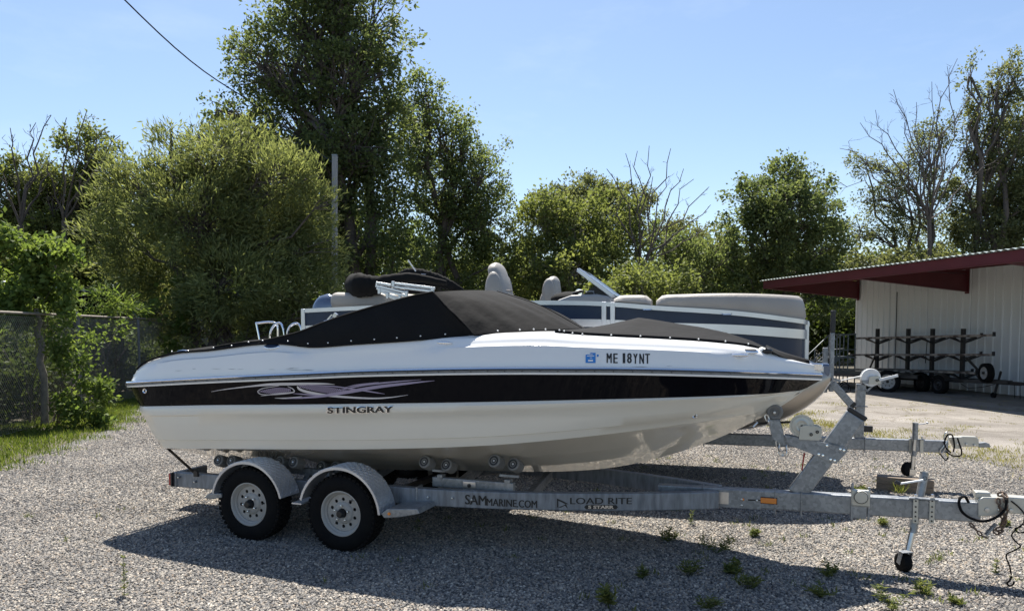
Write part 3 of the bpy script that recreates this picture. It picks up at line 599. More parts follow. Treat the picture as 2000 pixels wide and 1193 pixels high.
shrub('climbing_vine', 'leafy vine climbing the fence round a pale trunk at the left', [lob(125, 640, 34, 36, 14.4, .5), lob(135, 700, 34, 46, 14.3, .5), lob(155, 765, 44, 48, 14.2, .6), lob(170, 810, 50, 34, 14.0, .8), lob(125, 815, 46, 34, 14.0, .6), lob(185, 650, 22, 26, 15.2, .5), lob(60, 640, 34, 26, 14.3, .3), lob(225, 640, 26, 20, 16.4, .4), lob(115, 665, 30, 40, 14.4, .5), lob(150, 730, 36, 40, 14.3, .5), lob(165, 690, 24, 30, 14.5, .5)], fv, LM_bush, 52, 120, 4, .08, .105, .06, 8, .012, 'vine')
tk = MB(); limb(tk, (fv[0] - .12, fv[1] - .1, -.05), (fv[0] - .16, fv[1] - .02, 1.0),   .075, .060, np.random.default_rng(4), .012, 6, 10); limb(tk, (fv[0] - .16, fv[1] - .02, .98), (fv[0] - .32, fv[1] + .05, 2.3), .07, .04, np.random.default_rng(5), .05, 5, 8)
o = tk.build('bare_trunk', 'barkg'); tag(o, 'pale bare trunk leaning on the fence inside the climbing vine', 'trunk')
shrub('grape_vine', 'bright green grape vine reaching up above the fence near the boat stern', [lob(345, 560, 14, 16, 22.5), lob(365, 590, 26, 26, 22.5), lob(385, 585, 16, 14, 22.5), lob(355, 620, 18, 30, 22.3), lob(340, 660, 20, 25, 22.3), lob(300, 605, 26, 12, 21.6)], (at(360, 700, 22.4)[0], 22.4, 0), LM_bush, 53, 48, 4, .10, .17, .13, 5, .014, 'vine')
shrub('sumac_shrub', 'feathery yellow green sumac just behind the fence top', [lob(205, 585, 28, 18, 18.6), lob(180, 600, 26, 16, 18.4), lob(235, 600, 26, 16, 18.8), lob(270, 606, 18, 10, 19)], (at(210, 700, 18.6)[0], 18.6, 0), LM_bush, 54, 80, 6, .10, .20, .035, 5, .014, 'shrub', .3, .3, along=1.1)

# ================================================================== RUNABOUT BOAT (frame B, visible side is y < 0)
BX = [-2.46, -2.35, -2.2, -1.5, -.5, .5, 1.5, 2.0, 2.5, 3.0, 3.3, 3.5, 3.67, 3.80, 3.84]
brT = [.98, 1.03, 1.06, 1.11, 1.13, 1.13, 1.085, 1.01, .89, .67, .48, .33, .18, .055, .02]
bsT = [.95, 1.0, 1.02, 1.06, 1.08, 1.08, 1.04, .955, .80, .545, .345, .19, .0, 0, 0]
bcT = [.90, .93, .95, .97, .985, .985, .945, .84, .66, .38, .17, .0, .0, 0, 0]
RZ = [(-2.461, 1.369), (-2.016, 1.401), (-1.379, 1.444), (-0.802, 1.479), (-0.262, 1.511), (0.246, 1.541), (0.722, 1.561), (1.17, 1.577), (1.587, 1.587), (1.982, 1.591), (2.36, 1.593), (2.724, 1.587), (3.084, 1.574), (3.446, 1.555), (3.67, 1.54), (3.84, 1.527)]
SZ = [(-2.46, 1.150), (-1.432, 1.203), (-0.302, 1.252), (0.693, 1.297), (1.569, 1.337), (2.351, 1.366), (2.719, 1.375), (3.082, 1.382), (3.448, 1.39), (3.67, 1.40)]
CZ = [(-2.46, .745), (-1.535, .782), (-0.38, .842), (.639, .908), (1.537, .989), (1.947, 1.037), (2.338, 1.087), (2.713, 1.138), (3.082, 1.192), (3.45, 1.252), (3.6, 1.30)]
KZ = [(-2.46, .455), (-1.5, .468), (.0, .508), (.661, .548), (1.186, .573), (1.685, .607), (2.159, .676), (2.609, .804), (3.037, .978), (3.242, 1.085), (3.442, 1.205), (3.617, 1.325), (3.732, 1.42), (3.84, 1.49)]
DT = [(-2.46, 1.41), (-2.38, 1.49), (-2.3, 1.545), (-2.15, 1.607), (-1.95, 1.66), (-1.85, 1.678), (-1.38, 1.718), (-.794, 1.780), (-.654, 1.785), (-.25, 1.758), (.163, 1.784), (.652, 1.815), (1.111, 1.85), (1.54, 1.876), (1.83, 1.880), (2.006, 1.864), (2.335, 1.845), (2.707, 1.826), (3.074, 1.798), (3.295, 1.768), (3.405, 1.742), (3.5, 1.70), (3.65, 1.65), (3.84, 1.60)]
def T2(tab, x): a, b = zip(*tab); return sp(x, a, b)
br = lambda x: max(0.0, sp(x, BX, brT)); bs = lambda x: max(0.0, sp(x, BX, bsT)) if x < 3.67 else 0; bc = lambda x: max(0.0, sp(x, BX, bcT)) if x < 3.5 else 0
rz = lambda x: T2(RZ, x); kz = lambda x: T2(KZ, x); sz = lambda x: max(T2(SZ, x), kz(x)); cz = lambda x: max(T2(CZ, x), kz(x))
def hull_section(x):           # (y>0, z) from keel to the rail
    b0, c0, s0, r0 = 0.0, bc(x), bs(x), br(x); k, c, s, r = kz(x), cz(x), sz(x), rz(x) - .03
    e = min(1.0, c0 / .3) if c0 > 0 else 0
    mixp = lambda t: (c0 + (s0 - c0) * t + .012 * math.sin(math.pi * t) * e, c + (s - c) * t)
    P_ = [(0, k), (.28*c0, k + .30*(c-k)), (.30*c0, k + .28*(c-k)), (.58*c0, k + .60*(c-k)), (.60*c0, k + .575*(c-k)), (.86*c0, k + .87*(c-k)), (.97*c0, c - .012*e), (c0, c)]
    a = mixp(.20); P_ += [a, (a[0] + .012*e, a[1] + .004)]
    a = mixp(.5); P_ += [(a[0] + .012*e, a[1])]
    a = mixp(.76); P_ += [(a[0] + .010*e, a[1]), (a[0] + .024*e, a[1] + .012)]
    a = mixp(.93); P_ += [(a[0] + .024*e, a[1]), (s0 + .006*e, s)]
    f = (r0 - .004 - s0); P_ += [(s0, s + .004), (s0 + f*.30, s + (r-s)*.35), (s0 + f*.65, s + (r-s)*.7), (r0 - .006, r)]
    return P_
NH = 15
def transom_shear(x, z):       # the transom rakes forward towards the keel
    if x >= -1.3: return x
    zt = rz(-2.46); d = zt - z; xe = -2.46 + (d * .52 if d < .62 else .322 + (d - .62) * 1.45)
    return -1.3 + (x + 1.3) * (xe + 1.3) / (-2.46 + 1.3)
def ysurf(x, z):
    s = hull_section(x); zz = [p[1] for p in s]
    if z > s[-1][1]: return deck_y(x, z)
    for i in range(len(s) - 1):
        if s[i][1] <= z <= s[i+1][1] and s[i+1][1] > s[i][1]: t = (z - s[i][1]) / (s[i+1][1] - s[i][1]); return -(s[i][0] + (s[i+1][0] - s[i][0]) * t)
    return -s[-1][0]
lw = lambda x: .024 * (1 if -2.0 < x < -.38 or 1.05 < x < 3.05 else max(0, 1 - abs(x + .38) / .05) if -.38 <= x < 0 else max(0, 1 - abs(x - 1.05) / .25) if 0 < x <= 1.05 else max(0, 1 - abs(x - 3.05) / .2) if x > 3.0 else max(0, 1 - abs(x + 2.0) / .15))
def deck_section(x):
    r0, r, t = br(x), rz(x), T2(DT, x); h = t - r; e = min(1, r0 / .4)
    zc_ = r + h * (.66 if x > .3 else .72); w = lw(x) * e
    D = (.075 + .10 * min(1, max(0, (x - .75) / .5))) * e; k = lambda a: max(r0 - a * e, .002)
    return [(k(.012), r + .022), (k(.018), r + h * .25), (k(.028), r + h * .45), (k(.042), zc_ - .004), (k(.042 + w), zc_ + .004 + w * .18),
            (k(.042 + w + (D - .042) * .10), t - h * .23), (k(.042 + w + (D - .042) * .30), t - h * .12), (k(.042 + w + (D - .042) * .62), t - h * .04), (k(.042 + w + (D - .042) * 1.1), t)]
def deck_y(x, z):
    s = deck_section(x)
    for i in range(len(s) - 1):
        if s[i][1] <= z <= s[i+1][1] and s[i+1][1] > s[i][1]: t = (z - s[i][1]) / (s[i+1][1] - s[i][1]); return -(s[i][0] + (s[i+1][0] - s[i][0]) * t)
    return -s[-1][0]
def hull_hit(px, py): q = B.surf(px, py, ysurf); return q[0], q[2]
XS = list(np.linspace(-2.46, -2.0, 9)) + list(np.linspace(-1.85, 2.2, 34)) + list(np.linspace(2.3, 3.84, 30))
def ribbon(mb, pts, wd, off=.0025, m=0):    # tapered printed stroke on the hull, points in pixels
    pts = [np.array(p, float) for p in pts]; n = len(pts); fine = []
    for i in range((n - 1) * 6 + 1):
        t = i / 6; fine.append((sp(t, range(n), [p[0] for p in pts]), sp(t, range(n), [p[1] for p in pts]), sp(t, range(n), wd)))
    L_, R_ = [], []
    for i, (x, y, w) in enumerate(fine):
        a = fine[max(i-1, 0)]; b = fine[min(i+1, len(fine)-1)]; d = np.array([b[0]-a[0], b[1]-a[1]]); d /= np.linalg.norm(d); nn = np.array([-d[1], d[0]])
        for S, sg in ((L_, 1), (R_, -1)):
            X, Z = hull_hit(x + nn[0]*w*.5*sg, y + nn[1]*w*.5*sg); S.append((X, ysurf(X, Z) - off, Z))
    mb.grid([L_, R_], m)
def letters(mb, txt, p0, p1, hpx, bold=.02, off=.003, m=0, fn=None, spacing=1.0, fatk=.035):
    """fit a line of lettering between two pixels on a surface; fn maps pixel -> local point"""
    v, f = text2d(txt, 1.0, bold, 1.0, spacing); xs = [a for a, b in v]; ys = [b for a, b in v]; x0, x1 = min(xs), max(xs); y0, y1 = min(ys), max(ys)
    out = []; fat = hpx * fatk
    for a, b in v:
        t = (a - x0) / (x1 - x0); h = (b - y0) / (y1 - y0); px = p0[0] + (p1[0]-p0[0])*t; py = p0[1] + (p1[1]-p0[1])*t - h*hpx
        out.append((px, py))
    for k, dx in enumerate((-fat, 0, fat)): mb.add([fn(px + dx, py, off + k * .0004) for px, py in out], f, m)
def on_hull(px, py, off): X, Z = hull_hit(px, py); return (X, ysurf(X, Z) - off, Z)

boat = fthing('motor_boat', 'white and black bowrider motor boat with black canvas covers on a galvanised trailer', 'boat', B)
def loft(lo, hi, name, mt, off=0.0):
    rows = []
    for x in XS:
        s = hull_section(x)[lo:hi]
        rows.append([(transom_shear(x, z), -y, z) for y, z in s])
    rows2 = [[(x, -y, z) for x, y, z in r] for r in rows]
    mb = MB().grid(rows).grid(rows2, flip=True)
    if lo == 0: mb.add([r for r in rows[0]] + [r for r in rows2[0]][::-1], [tuple(range(2 * len(rows[0])))])
    else: mb.add([rows[0][0], rows[0][-1], rows2[0][-1], rows2[0][0]], [(0, 1, 2, 3)])
    return mb.build(name, mt, boat, 40)
loft(0, 8, 'hull_bottom', 'bottom'); loft(7, NH, 'hull_side', 'cream'); loft(NH, 19, 'hull_stripe', 'blackgel')
rows = [[(x, -y, z) for y, z in deck_section(x)] + [(x, -deck_section(x)[-1][0] * k, T2(DT, x) + .012 * (1 - k)) for k in (.85, .5, 0)] for x in XS]
rows2 = [[(x, -y, z) for x, y, z in r] for r in rows]
MB().grid(rows).grid(rows2, flip=True).add(rows[0] + rows2[0][::-1], [tuple(range(2 * len(rows[0])))]).build('deck', 'gel', boat, 42)
def rail_sweep(prof, name, mt):   # profile (outward, up) swept along the sheer on both sides and round the stern
    rows = []
    path = [(x, -br(x), rz(x)) for x in XS[::-1]]; path = path + [(-2.49, y, rz(-2.46)) for y in (-.9, -.4, .4, .9)] + [(x, br(x), rz(x)) for x in XS]
    for i, p in enumerate(path):
        a = path[max(i-1, 0)]; b = path[min(i+1, len(path)-1)]; d = Vector((b[0]-a[0], b[1]-a[1], 0)).normalized(); o = Vector((d.y, -d.x, 0))
        if i < 2 or i > len(path) - 3: o = Vector((.55, -.83 if i < 2 else .83, 0))
        o = -o if o.dot(Vector((p[0] - .5, p[1] * 8, 0))) < 0 else o
        rows.append([(p[0] + o.x*u, p[1] + o.y*u, p[2] + w) for u, w in prof])
    return MB().grid(rows).build(name, mt, boat, 30)
rail_sweep([(-.012, -.036), (.012, -.036), (.016, -.022), (.010, -.018)], 'rub_rail_lip', 'gel')
rail_sweep([(.006, -.018), (.016, -.016), (.016, -.003), (.006, -.001)], 'rub_rail', 'greyrub')
rail_sweep([(-.008, -.002), (.014, .001), (.022, .010), (.016, .020), (-.010, .026)], 'rail_insert', 'chrome')
mb = MB()
for k in range(44):
    x = -2.3 + k * .137
    if x < 3.7: mb.lathe([(.006, -.019), (.0, -.0195)], (x, -br(x), rz(x) - .010), 'y', 6)
tag(mb.build('rail_screw', 'blackp', boat, 0), kind='stuff')

# cockpit cover: stern to windscreen, then the windscreen front
def canvas(rows, name, amp=.006, seed=1):
    rg = np.random.default_rng(seed); out = []
    for i, r in enumerate(rows):
        rr = []
        for j, p in enumerate(r):
            e = 0 if j in (0, len(r)-1) else 1
            a = amp * e * (math.sin(p[0]*9 + p[1]*4) + .7*math.sin(p[0]*17 - p[2]*21 + 1) + .5*rg.normal())
            rr.append((p[0], p[1], p[2] + a))
        out.append(rr)
    return MB().grid(out)
def lerp(a, b, t): return tuple(a[i] + (b[i]-a[i])*t for i in range(3))
edge = lambda x: (x, -deck_section(x)[-1][0] - .028, T2(DT, x) - .006)
SY = [.95, 1.0, 1.03, 1.03, 1.03, 1.025, 1.01, .985, .96, .945, .93]
_sil = [B.y(px, py, -yy) for (px, py), yy in zip(((318, 695), (400, 680), (480, 668), (545, 655), (590, 643), (620, 631), (650, 620), (700, 604), (760, 587), (805, 575), (845, 567)), SY)]
SX = [q[0] for q in _sil]; SZc = [q[2] - .014 for q in _sil]
TC = (SX[-1], SZc[-1]); BCq = B.y(925, 653, -.985); BC_ = (BCq[0], BCq[2])
st = []
for k in range(43):
    u = k / 42; xs_ = SX[0] + (SX[-1] - SX[0]) * u; xe_ = SX[0] + .03 + (BC_[0] - SX[0] - .03) * u
    ys_, zs_ = sp(xs_, SX, SY), sp(xs_, SX, SZc); e = edge(xe_) if u < 1 else (BC_[0], -.985, BC_[1])
    S = (xs_, -ys_, max(zs_, e[2] + .012)); hgt = S[2] - e[2]
    side = [lerp(e, S, t) for t in (0, .12, .3, .5, .7, .88)]
    side = [(p[0], p[1] - math.sin(math.pi*t) * .022 * min(1, hgt * 3), p[2]) for p, t in zip(side, (0, .12, .3, .5, .7, .88))]
    zc2 = S[2] + .035; top = [S, (xs_ + .02, -ys_*.93, S[2] + .014), (xs_ + .05, -ys_*.6, zc2), (xs_ + .07, 0, zc2 + .012)]
    half = side + top; st.append(half + [(x, -yy, z) for x, yy, z in half[::-1][1:]])
mbc = canvas(st, 'a', .0035)
fr_rows = []
for i in range(15):
    t = i / 14; row = []
    for j in range(-36, 37):
        s = j / 36; a = (TC[0] + .20*(1 - s*s), .93*s, TC[1] + .047*(1 - s*s)); b = (BC_[0] + (1.87 - BC_[0])*(1 - abs(s)**2.2), .985*s, BC_[1] + (1.90 - BC_[1])*(1 - s*s))
        p = lerp(a, b, t); bul = .03*math.sin(math.pi*t)*(1 - s**6); wr = .007 * math.sin(s*40 + math.sin(s*7)) * t**2 * (1 - t) * 4 + .008 * math.sin(s*26 + t*3) * t * (1 - t) * 1.6 + .006*math.sin(s*11 - t*9) * (1-t) * t * 3
        row.append((p[0] + bul*.5, p[1], p[2] + bul + wr))
    fr_rows.append(row)
mbc.grid(fr_rows); cov = mbc.build('cockpit_cover', 'canvas', boat, 50)
MB().tube([st[k][6] for k in range(10, 43)], .009, 6).tube([fr_rows[i][0] for i in range(15)], .008, 6).tube([r[36] for r in fr_rows], .006, 5).build('seam', 'canvas', cov)
MB().tube([edge(x) for x in np.linspace(-2.34, 1.15, 40)], .010, 5).tube(fr_rows[-1], .012, 5).build('hem', 'canvas', cov)
mb = MB().tube([B.y(632, 668, -1.015), B.y(631, 655, -1.0), B.y(632, 640, -.975)], .008, 6)
mb.build('fabric_strap', 'canvas', boat)
q = [B.y(*p, -.98) for p in ((605, 668), (622, 637), (640, 626), (652, 618))]
mb = MB().tube(q[:2], .004, 5).tube([B.y(633, 628, -.92), B.y(645, 624, -.92), B.y(656, 615, -.93)], .007, 6).box(tuple(B.y(655, 616, -.93)), (.035, .02, .04), Matrix.Rotation(R(35), 3, 'Y'))
mb.build('support_buckle', 'steel', boat)
# snaps along the cover
mb = MB()
def snap(p, r=.0065): mb.lathe([(0, -.006), (r*.7, -.005), (r, -.001), (r, .004)], p, 'y', 8)
for px, py in ((490, 669), (518, 666), (567, 662), (606, 666), (645, 666), (690, 664), (735, 660), (779, 656), (825, 652), (873, 648), (923, 643), (975, 640), (1018, 637), (1045, 637), (1068, 638), (1095, 643), (1103, 648), (1116, 652), (1135, 654), (1192, 656), (1250, 658), (1308, 661), (1364, 664), (1417, 668), (1462, 673), (340, 687), (420, 680), (455, 676)):
    X, Z = hull_hit(px, py + 3); s_ = deck_section(X); snap((X, -s_[-1][0] - .034, min(Z + .02, T2(DT, X) + .02)))
tag(mb.build('snap', 'white', boat), kind='stuff')
# bow cover, a low tent on one pole
rows = []
for i in range(15):
    x = [1.86, 1.98, 2.1, 2.2, 2.28, 2.33, 2.36, 2.40, 2.46, 2.56, 2.7, 2.9, 3.1, 3.3, 3.46][i]; w = deck_section(x)[-1][0] + .012; z = T2(DT, x) + .008
    pk = max(0, (2.002 - z) * (1 - abs(x - 2.36) / (.62 if x < 2.36 else 1.12))) if abs(x - 2.36) < 1.2 else 0
    rows.append([(x, w*s, z + max(0, pk) * (1 - abs(s))) for s in np.linspace(-1, 1, 17)])
canvas(rows, 'b', .002, 5).build('bow_cover', 'canvas', boat, 60)
MB().tube([r[0] for r in rows], .011, 5).tube([r[-1] for r in rows], .011, 5).build('bow_cover_hem', 'canvas', boat)
rows = []
for i in range(9):
    x = 3.42 + .33 * i / 8; t = i / 8; w = br(x) * (.80 - .25*t) + .03; z = T2(DT, x) + .022
    rows.append([(x, w*s, z - (.05*t if abs(s) > .9 else 0) + .012*(1 - s*s)) for s in np.linspace(-1, 1, 9)])
MB().grid(rows).build('bow_flap', 'rubber', boat, 50)
# chrome fittings
def oval(px, py, lx, lz, name, mt, tilt=0.0, proud=.02, inner=None):
    X, Z = hull_hit(px, py); Y = ysurf(X, Z); Y2 = ysurf(X, Z + .03); lean = math.atan2(Y2 - Y, .03)
    rt = Matrix.Rotation(tilt, 3, 'Y'); rl = Matrix.Rotation(-lean, 3, 'X'); mb = MB()
    mb.sphere((0, 0, 0), (lx, proud, lz), 20, 10); o = mb.build(name, mt, boat); me = o.data
    me.transform((Matrix.Translation((X, Y, Z)) @ (rl @ rt).to_4x4()))
    if inner:
        m2 = MB(); m2.sphere((0, -proud*.72, 0), (lx*.8, proud*.6, lz*.72), 18, 8); o2 = m2.build(inner[0], inner[1], o); o2.data.transform((Matrix.Translation((X, Y, Z)) @ (rl @ rt).to_4x4()))
    return o
oval(868, 670, .072, .014, 'cleat', 'chrome', .02, .018); oval(1437, 694, .095, .016, 'cleat', 'chrome', .0, .02)
oval(531, 676, .085, .030, 'emblem', 'chrome', -.05, .008, ('emblem_field', 'navy')); oval(1464, 686, .068, .032, 'vent', 'chrome', .2, .02, ('vent_grille', 'greyrub')); oval(357, 687, .075, .02, 'cleat', 'chrome', -.05, .02, ('emblem_field', 'navy'))
X, Z = hull_hit(1496, 693); MB().sphere((X, -.30, Z + .03), (.05, .035, .026), 14, 8).build('bow_light', 'blackp', boat)
MB().sphere((X - .03, -.30, Z + .036), (.03, .03, .024), 12, 6).build('bow_light_lens', 'white', boat)
MB().box((3.79, 0, 1.60), (.12, .12, .06)).lathe([(.018, -.07), (.018, .07)], (3.83, 0, 1.605), 'y', 12).build('bow_fitting', 'chrome', boat, 30, .008)
MB().box((-2.50, -.80, 1.43), (.13, .05, .035)).build('stern_fitting', 'chrome', boat, 30, .008)
for px, py, r in ((283, 763, .020), (1357, 812, .017)):
    X, Z = hull_hit(px, py); Y = ysurf(X, Z); o = MB().lathe([(r*.55, -.004), (r, -.010), (r*1.25, -.004), (r*1.25, .01)], (X, Y, Z), 'y', 18).build('drain_fitting', 'chrome', boat)
    MB().lathe([(0, -.002), (r*.6, -.002)], (X, Y - .001, Z), 'y', 14).build('drain_hole', 'blackp', o)
MB().tube([(3.30, -.03, 1.09), (3.33, -.05, 1.10), (3.36, -.03, 1.13), (3.34, -.0, 1.15)], .009, 6).build('bow_eye', 'steel', boat)
MB().prism([(-2.62, .70), (-2.45, .64), (-2.25, .60), (-2.12, .66), (-2.2, .78), (-2.3, .95), (-2.62, .9)], -.05, .05).build('outdrive', 'blackp', boat, 30, .02)
MB().prism([(-2.62, .72), (-2.05, .69), (-2.0, .71), (-2.6, .75)], -.16, .16).build('trim_plate', 'blackp', boat, 30)
# prints
mb = MB()
ribbon(mb, [(413, 764.5), (440, 760), (490, 754), (530, 750.5), (580, 749.5), (630, 749), (654, 750.5)], [.6, 1.5, 2.8, 5, 5, 3, .6])
ribbon(mb, [(581, 754), (586, 760), (605, 766), (650, 773), (720, 777.5), (760, 776), (797, 771)], [2.5, 4.5, 5, 4.2, 3.2, 2.2, .5])
ribbon(mb, [(545, 753), (515, 758), (504, 764), (512, 770), (540, 770), (572, 766), (573, 760), (562, 754)], [1, 1.2, 1.6, 1.4, 1.6, 2.2, 1.8, .8])
ribbon(mb, [(510, 773), (535, 769.5), (570, 766)], [.6, 2, 2]); ribbon(mb, [(537, 777), (560, 777.2), (590, 774)], [.6, 2.4, 1])
mb.build('graphic_silver', 'silver', boat, 0, normals=False)
mb = MB()
ribbon(mb, [(560, 778), (590, 776.5), (630, 773), (680, 765), (740, 755), (800, 748), (849, 743)], [1, 3, 5, 6.5, 6, 4, .6], .003)
ribbon(mb, [(660, 762), (690, 756), (720, 750.5), (780, 744.5), (823, 741)], [.6, 2.5, 3.2, 2.4, .5], .003)
ribbon(mb, [(675, 756), (700, 751), (740, 746)], [.6, 2.2, .5], .003); ribbon(mb, [(600, 751), (650, 754), (690, 759.5), (730, 765.5), (752, 769)], [.6, 2, 2.6, 2.2, .5], .0035)
ribbon(mb, [(572, 768), (600, 770), (640, 773)], [.6, 2.5, .6], .003)
mb.build('graphic_lilac', 'lilac', boat, 0, normals=False)
mesh_m = bpy.data.materials.new('mesh_print'); mesh_m.use_nodes = True; t_ = mesh_m.node_tree; b_ = t_.nodes['Principled BSDF']; b_.inputs['Roughness'].default_value = .3
ck = t_.nodes.new('ShaderNodeTexChecker'); ck.inputs['Scale'].default_value = 95; ck.inputs[1].default_value = (.03, .025, .04, 1); ck.inputs[2].default_value = (.30, .25, .38, 1)
tc_ = t_.nodes.new('ShaderNodeTexCoord'); t_.links.new(tc_.outputs['Object'], ck.inputs[0]); t_.links.new(ck.outputs[0], b_.inputs['Base Color'])
mb = MB(); ribbon(mb, [(507, 764), (525, 763.5), (545, 762.5), (568, 761)], [2, 9, 12, 5], .002); ribbon(mb, [(584, 754), (605, 756), (630, 759.5), (655, 763), (690, 764)], [3, 10, 13, 11, 1], .002)
mb.build('graphic_mesh', mesh_m, boat, 0, normals=False)
mb = MB(); rs = random.Random(4)
for k in range(15):
    x0 = rs.choice((rs.uniform(330, 520), rs.uniform(500, 700), rs.uniform(1190, 1340))); yy = (722 - (x0 - 330) * .006 if x0 < 800 else 714) + rs.uniform(-2.2, 2.2); ln = rs.uniform(8, 34)
    ribbon(mb, [(x0, yy), (x0 + ln * .5, yy + rs.uniform(-.5, .5)), (x0 + ln, yy + rs.uniform(-.4, .4))], [.2, rs.uniform(.5, 1.3), .2], .0012)
tag(mb.build('scuff_mark', mat('grey_scuff', (.40, .41, .42), .6), boat, 0, normals=False), kind='stuff')
mb = MB(); letters(mb, 'STINGRAY', (639, 807.5), (769, 805.5), 13.5, .06, .006, 0, on_hull, 1.0); mb.build('name_lettering', 'chrome', boat, 0, normals=False)
mb = MB(); letters(mb, 'STINGRAY', (640.5, 807), (768, 805), 12.2, .02, .0075, 0, on_hull, 1.02); mb.build('name_lettering_fill', 'blacks', boat, 0, normals=False)
for txt_, a_, b_, h_ in (('M', (1185.5, 708.5), (1194.5, 708.7), 19), ('E', (1198.5, 709), (1206, 709), 19), ('1', (1216.6, 709), (1221.2, 709), 19.5), ('8', (1225.5, 709), (1233.5, 709), 19.5), ('Y', (1237.5, 710), (1245, 710), 19.5), ('N', (1249.5, 710), (1257.5, 710), 19.5), ('T', (1260.5, 710), (1269, 710), 19.5)):
    mb = MB(); letters(mb, txt_, a_, b_, h_, .0, .003, 0, on_hull, 1.0, .012 if txt_ == '1' else .035); mb.build('registration_letter', 'blacks', boat, 0, normals=False)
def patch_on(poly, off, name, mt, fn=on_hull): return MB().add([fn(x, y, off) for x, y in poly], [tuple(range(len(poly)))]).build(name, mt, boat, 0, normals=False)
patch_on([(1143, 710), (1173, 710), (1173, 687), (1143, 687)], .002, 'sticker_backing', 'gel')
patch_on([(1144, 708.5), (1163.5, 708.5), (1163.5, 688.8), (1154, 688.8), (1151, 691.5), (1144, 692.5)], .004, 'registration_sticker', 'blue')
mb = MB()
for x0, x1, yy, h in ((1149, 1158.5, 705.6, 3.4), (1150, 1158, 692.5, 1.2), (1147, 1161, 695.5, 1.4), (1152, 1157, 699, 1)): mb.add([on_hull(x0, yy, .0055), on_hull(x1, yy, .0055), on_hull(x1, yy - h, .0055), on_hull(x0, yy - h, .0055)], [(0, 1, 2, 3)])
mb.build('sticker_print', 'white', boat, 0, normals=False)
patch_on([(1166, 696.5), (1169.5, 696.5), (1169.5, 692), (1166, 692)], .004, 'sticker_mark', 'blue')

# ================================================================== WHEELS
def make_wheel(parent, r, w, rr, loc, face=-1, holes=10, cap='blackp', flip=False):
    wh = thing('wheel', None, None); wh.parent = parent; wh.location = loc
    if face > 0: wh.rotation_euler = (0, 0, math.pi)
    h = w / 2
    prof = [(rr + .006, -h*.82), (rr + .02, -h*.92), (rr + (r-rr)*.45, -h*1.02), (r*.93, -h*.93), (r*.975, -h*.80), (r*.993, -h*.66)]
    tp = [(r, -h*.6), (r, -h*.3), (r - .008, -h*.27), (r - .008, -h*.2), (r, -h*.17), (r, h*.17), (r - .008, h*.2), (r - .008, h*.27), (r, h*.3), (r, h*.6)]
    MB().lathe(prof + tp + [(a, -b) for a, b in prof[::-1]], (0, 0, 0), 'y', 56).build('tyre', 'rubber', wh, 40)
    tb = MB()
    for k in range(44):
        a = 2*math.pi*k/44
        for s, o in ((-.78, 0), (.78, .5), (-.42, .5), (0, 0), (.42, .2)):
            aa = a + o * 2*math.pi/44; c = Vector((math.cos(aa)*(r + .0005), s*h, math.sin(aa)*(r + .0005)))
            if abs(s) > .7: c = Vector((math.cos(aa)*(r*.985), s*h, math.sin(aa)*(r*.985)))
            tb.box(c, (.016, h*.28, r*.085), Matrix.Rotation(-aa, 3, 'Y') @ Matrix.Rotation(.25 if s else -.2, 3, 'X'))
    tag(tb.build('tread', 'tread', wh, 0), kind='stuff')
    MB().lathe([(rr + .012, -h*.80), (rr + .014, -h*.86), (rr + .004, -h*.88), (rr - .006, -h*.80), (rr - .012, -h*.62), (rr - .022, -h*.55), (rr - .028, -h*.35), (rr - .03, h*.6), (rr + .012, h*.8)], (0, 0, 0), 'y', 48).build('rim', 'rim', wh, 35)
    ro, ri = rr - .026, .042; v, f = holed_plate(circ(0, 0, ro, 48), [circ(math.cos(2*math.pi*(k+.5)/holes)*ro*.74, math.sin(2*math.pi*(k+.5)/holes)*ro*.74, ro*.095, 16) for k in range(holes)] + [circ(0, 0, ri, 20)], .006)
    d = MB()
    def dish(x, y):
        q = math.hypot(x, y) / ro; return -h*.42
    vv = [(x, dish(x, y) + z, y) for x, y, z in v]; d.add(vv, f); d.build('rim_disc', 'rim', wh, 30)
    MB().lathe([(ro*.62, -h*.42 - .003), (ro*.58, -h*.42 - .012), (ro*.50, -h*.42 - .020), (ro*.40, -h*.42 - .022), (ro*.27, -h*.42 - .022)], (0, 0, 0), 'y', 36).build('rim_hat', 'rim', wh, 40)
    MB().lathe([(.0, -h*.42 - .075), (.026, -h*.42 - .073), (.034, -h*.42 - .06), (.036, -h*.42 + .01), (.056, -h*.42 + .012)], (0, 0, 0), 'y', 20).build('hub_cap', cap, wh, 40)
    ln = MB()
    for k in range(5): a = 2*math.pi*k/5 + .3; ln.lathe([(0, -.022), (.008, -.020), (.011, 0)], (math.cos(a)*ro*.42, -h*.42 - .026, math.sin(a)*ro*.42), 'y', 6)
    tag(ln.build('lug_nut', 'chrome', wh, 0), kind='stuff')
    MB().lathe([(0, .0), (ro, .0)], (0, h*.3, 0), 'y', 24).build('brake_drum', 'blackp', wh, 0)
    if 1: MB().tube([(ro*.55, -h*.5, ro*.7), (ro*.62, -h*.95, ro*.78)], .006, 6).build('valve', 'blackp', wh)
    return wh

